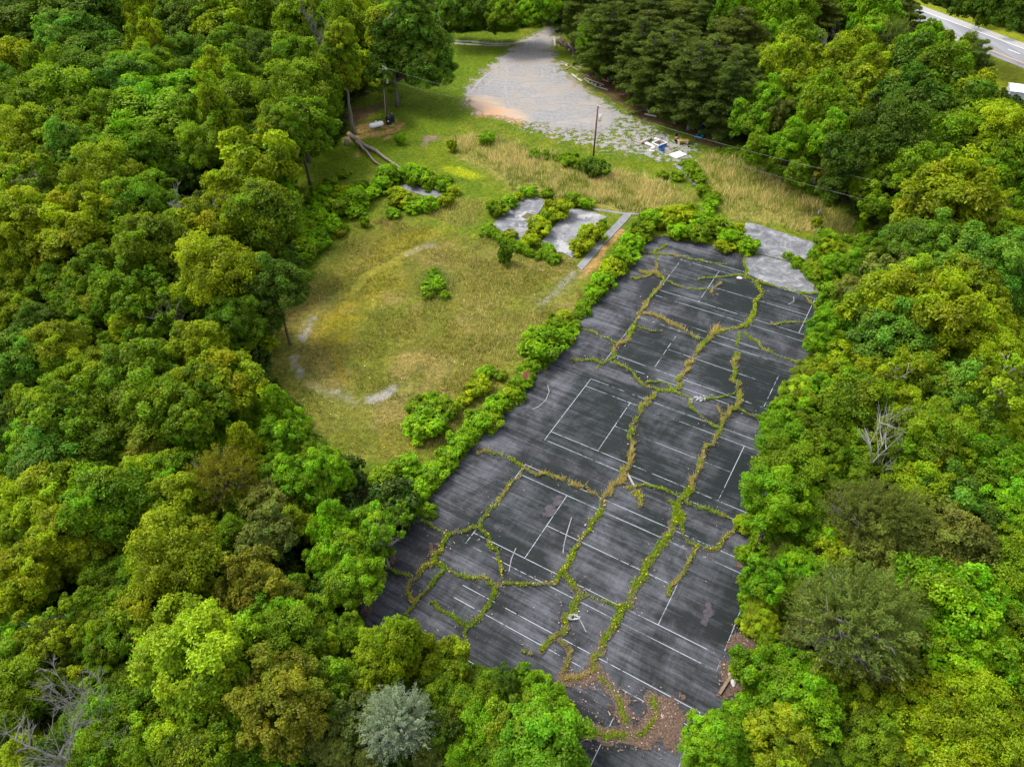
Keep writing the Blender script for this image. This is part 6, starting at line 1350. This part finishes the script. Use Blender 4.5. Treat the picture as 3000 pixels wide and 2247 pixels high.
for q in range(5): m.tube([(X_+rg_.uniform(-.3, .3)+.35*math.cos(w_), Y_+.25*math.sin(w_), .18+.1*rg_.random()) for w_ in np.linspace(0, 6, 14)], .022, 4)
tag(m.build('wire_tangle', mat_simple('pale_wire', (.5, .5, .48), .5)), 'tangle of pale wire lying in a lower court fissure', 'wire')
X_, Y_ = Tc([(1905, 190)])[0]; t = thing('standpipe', 'small pale grey standpipe in the grass behind the stained slab', 'standpipe', (X_, Y_, 0)); m = MB(); m.tube([(0, 0, 0), (0, 0, .9)], .09, 8); m.build('pipe', METAL, t, True); m = MB(); m.box((.08, 0, .92), (.42, .2, .22)); m.build('head', METAL, t, bevel=.03)
# dark rubbish-filled drain hole in the left pad
DR = mat_fade('drain_litter', [(.3, (.03, .028, .022)), (.5, (.10, .09, .05)), (.7, (.22, .20, .14))], 9, .5, fs=3)
sheet('drain_litter', [Tb([(780, 610), (860, 555), (970, 575), (930, 620), (840, 640)])], DR, .13, .15, .3)
CHK = mat_fade('lime_stain', [(.3, (.24, .24, .245)), (.7, (.40, .40, .395))], 4, 3.2, fs=1.0)
sheet('lime_stain', [Tb([(720, 600), (830, 540), (980, 560), (940, 640), (800, 660), (740, 640)]), Tb([(740, 720), (860, 700), (840, 730), (760, 735)]), Tb([(1480, 590), (1700, 570), (1880, 600), (1500, 640)]), Tb([(1250, 880), (1440, 980), (1430, 1100), (1250, 1050)])], CHK, .12, .15, .5)
# white metal shed beside the highway
WM = mat_simple('white_sheet_metal', (.66, .69, .72), .4, .05, 1, .5); 
x, y = G(2938, 286); t = thing('shed', 'white metal shed partly hidden by trees near the highway', 'shed', (x, y, 0), math.radians(-24))
m = MB(); m.box((4.5, -2.2, 1.4), (9.0, 4.4, 2.8)); w_ = m.build('wall', WM, t)
m = MB(); m.add([(-.15, -4.6, 2.80), (9.15, -4.6, 2.80), (9.15, .2, 2.80), (-.15, .2, 2.80), (-.15, -2.2, 3.45), (9.15, -2.2, 3.45)], [(0, 1, 5, 4), (3, 4, 5, 2), (0, 4, 3), (1, 2, 5), (0, 3, 2, 1)]); m.build('roof', WHITE, t)
for k in range(18):
    m = MB(); m.box((.25+k*.5, -4.42, 1.4), (.06, .04, 2.7)); m.build('rib', WM, t)
for k in range(9):
    m = MB(); m.box((-.02, -.25-k*.49, 1.4), (.04, .06, 2.7)); m.build('rib', WM, t)
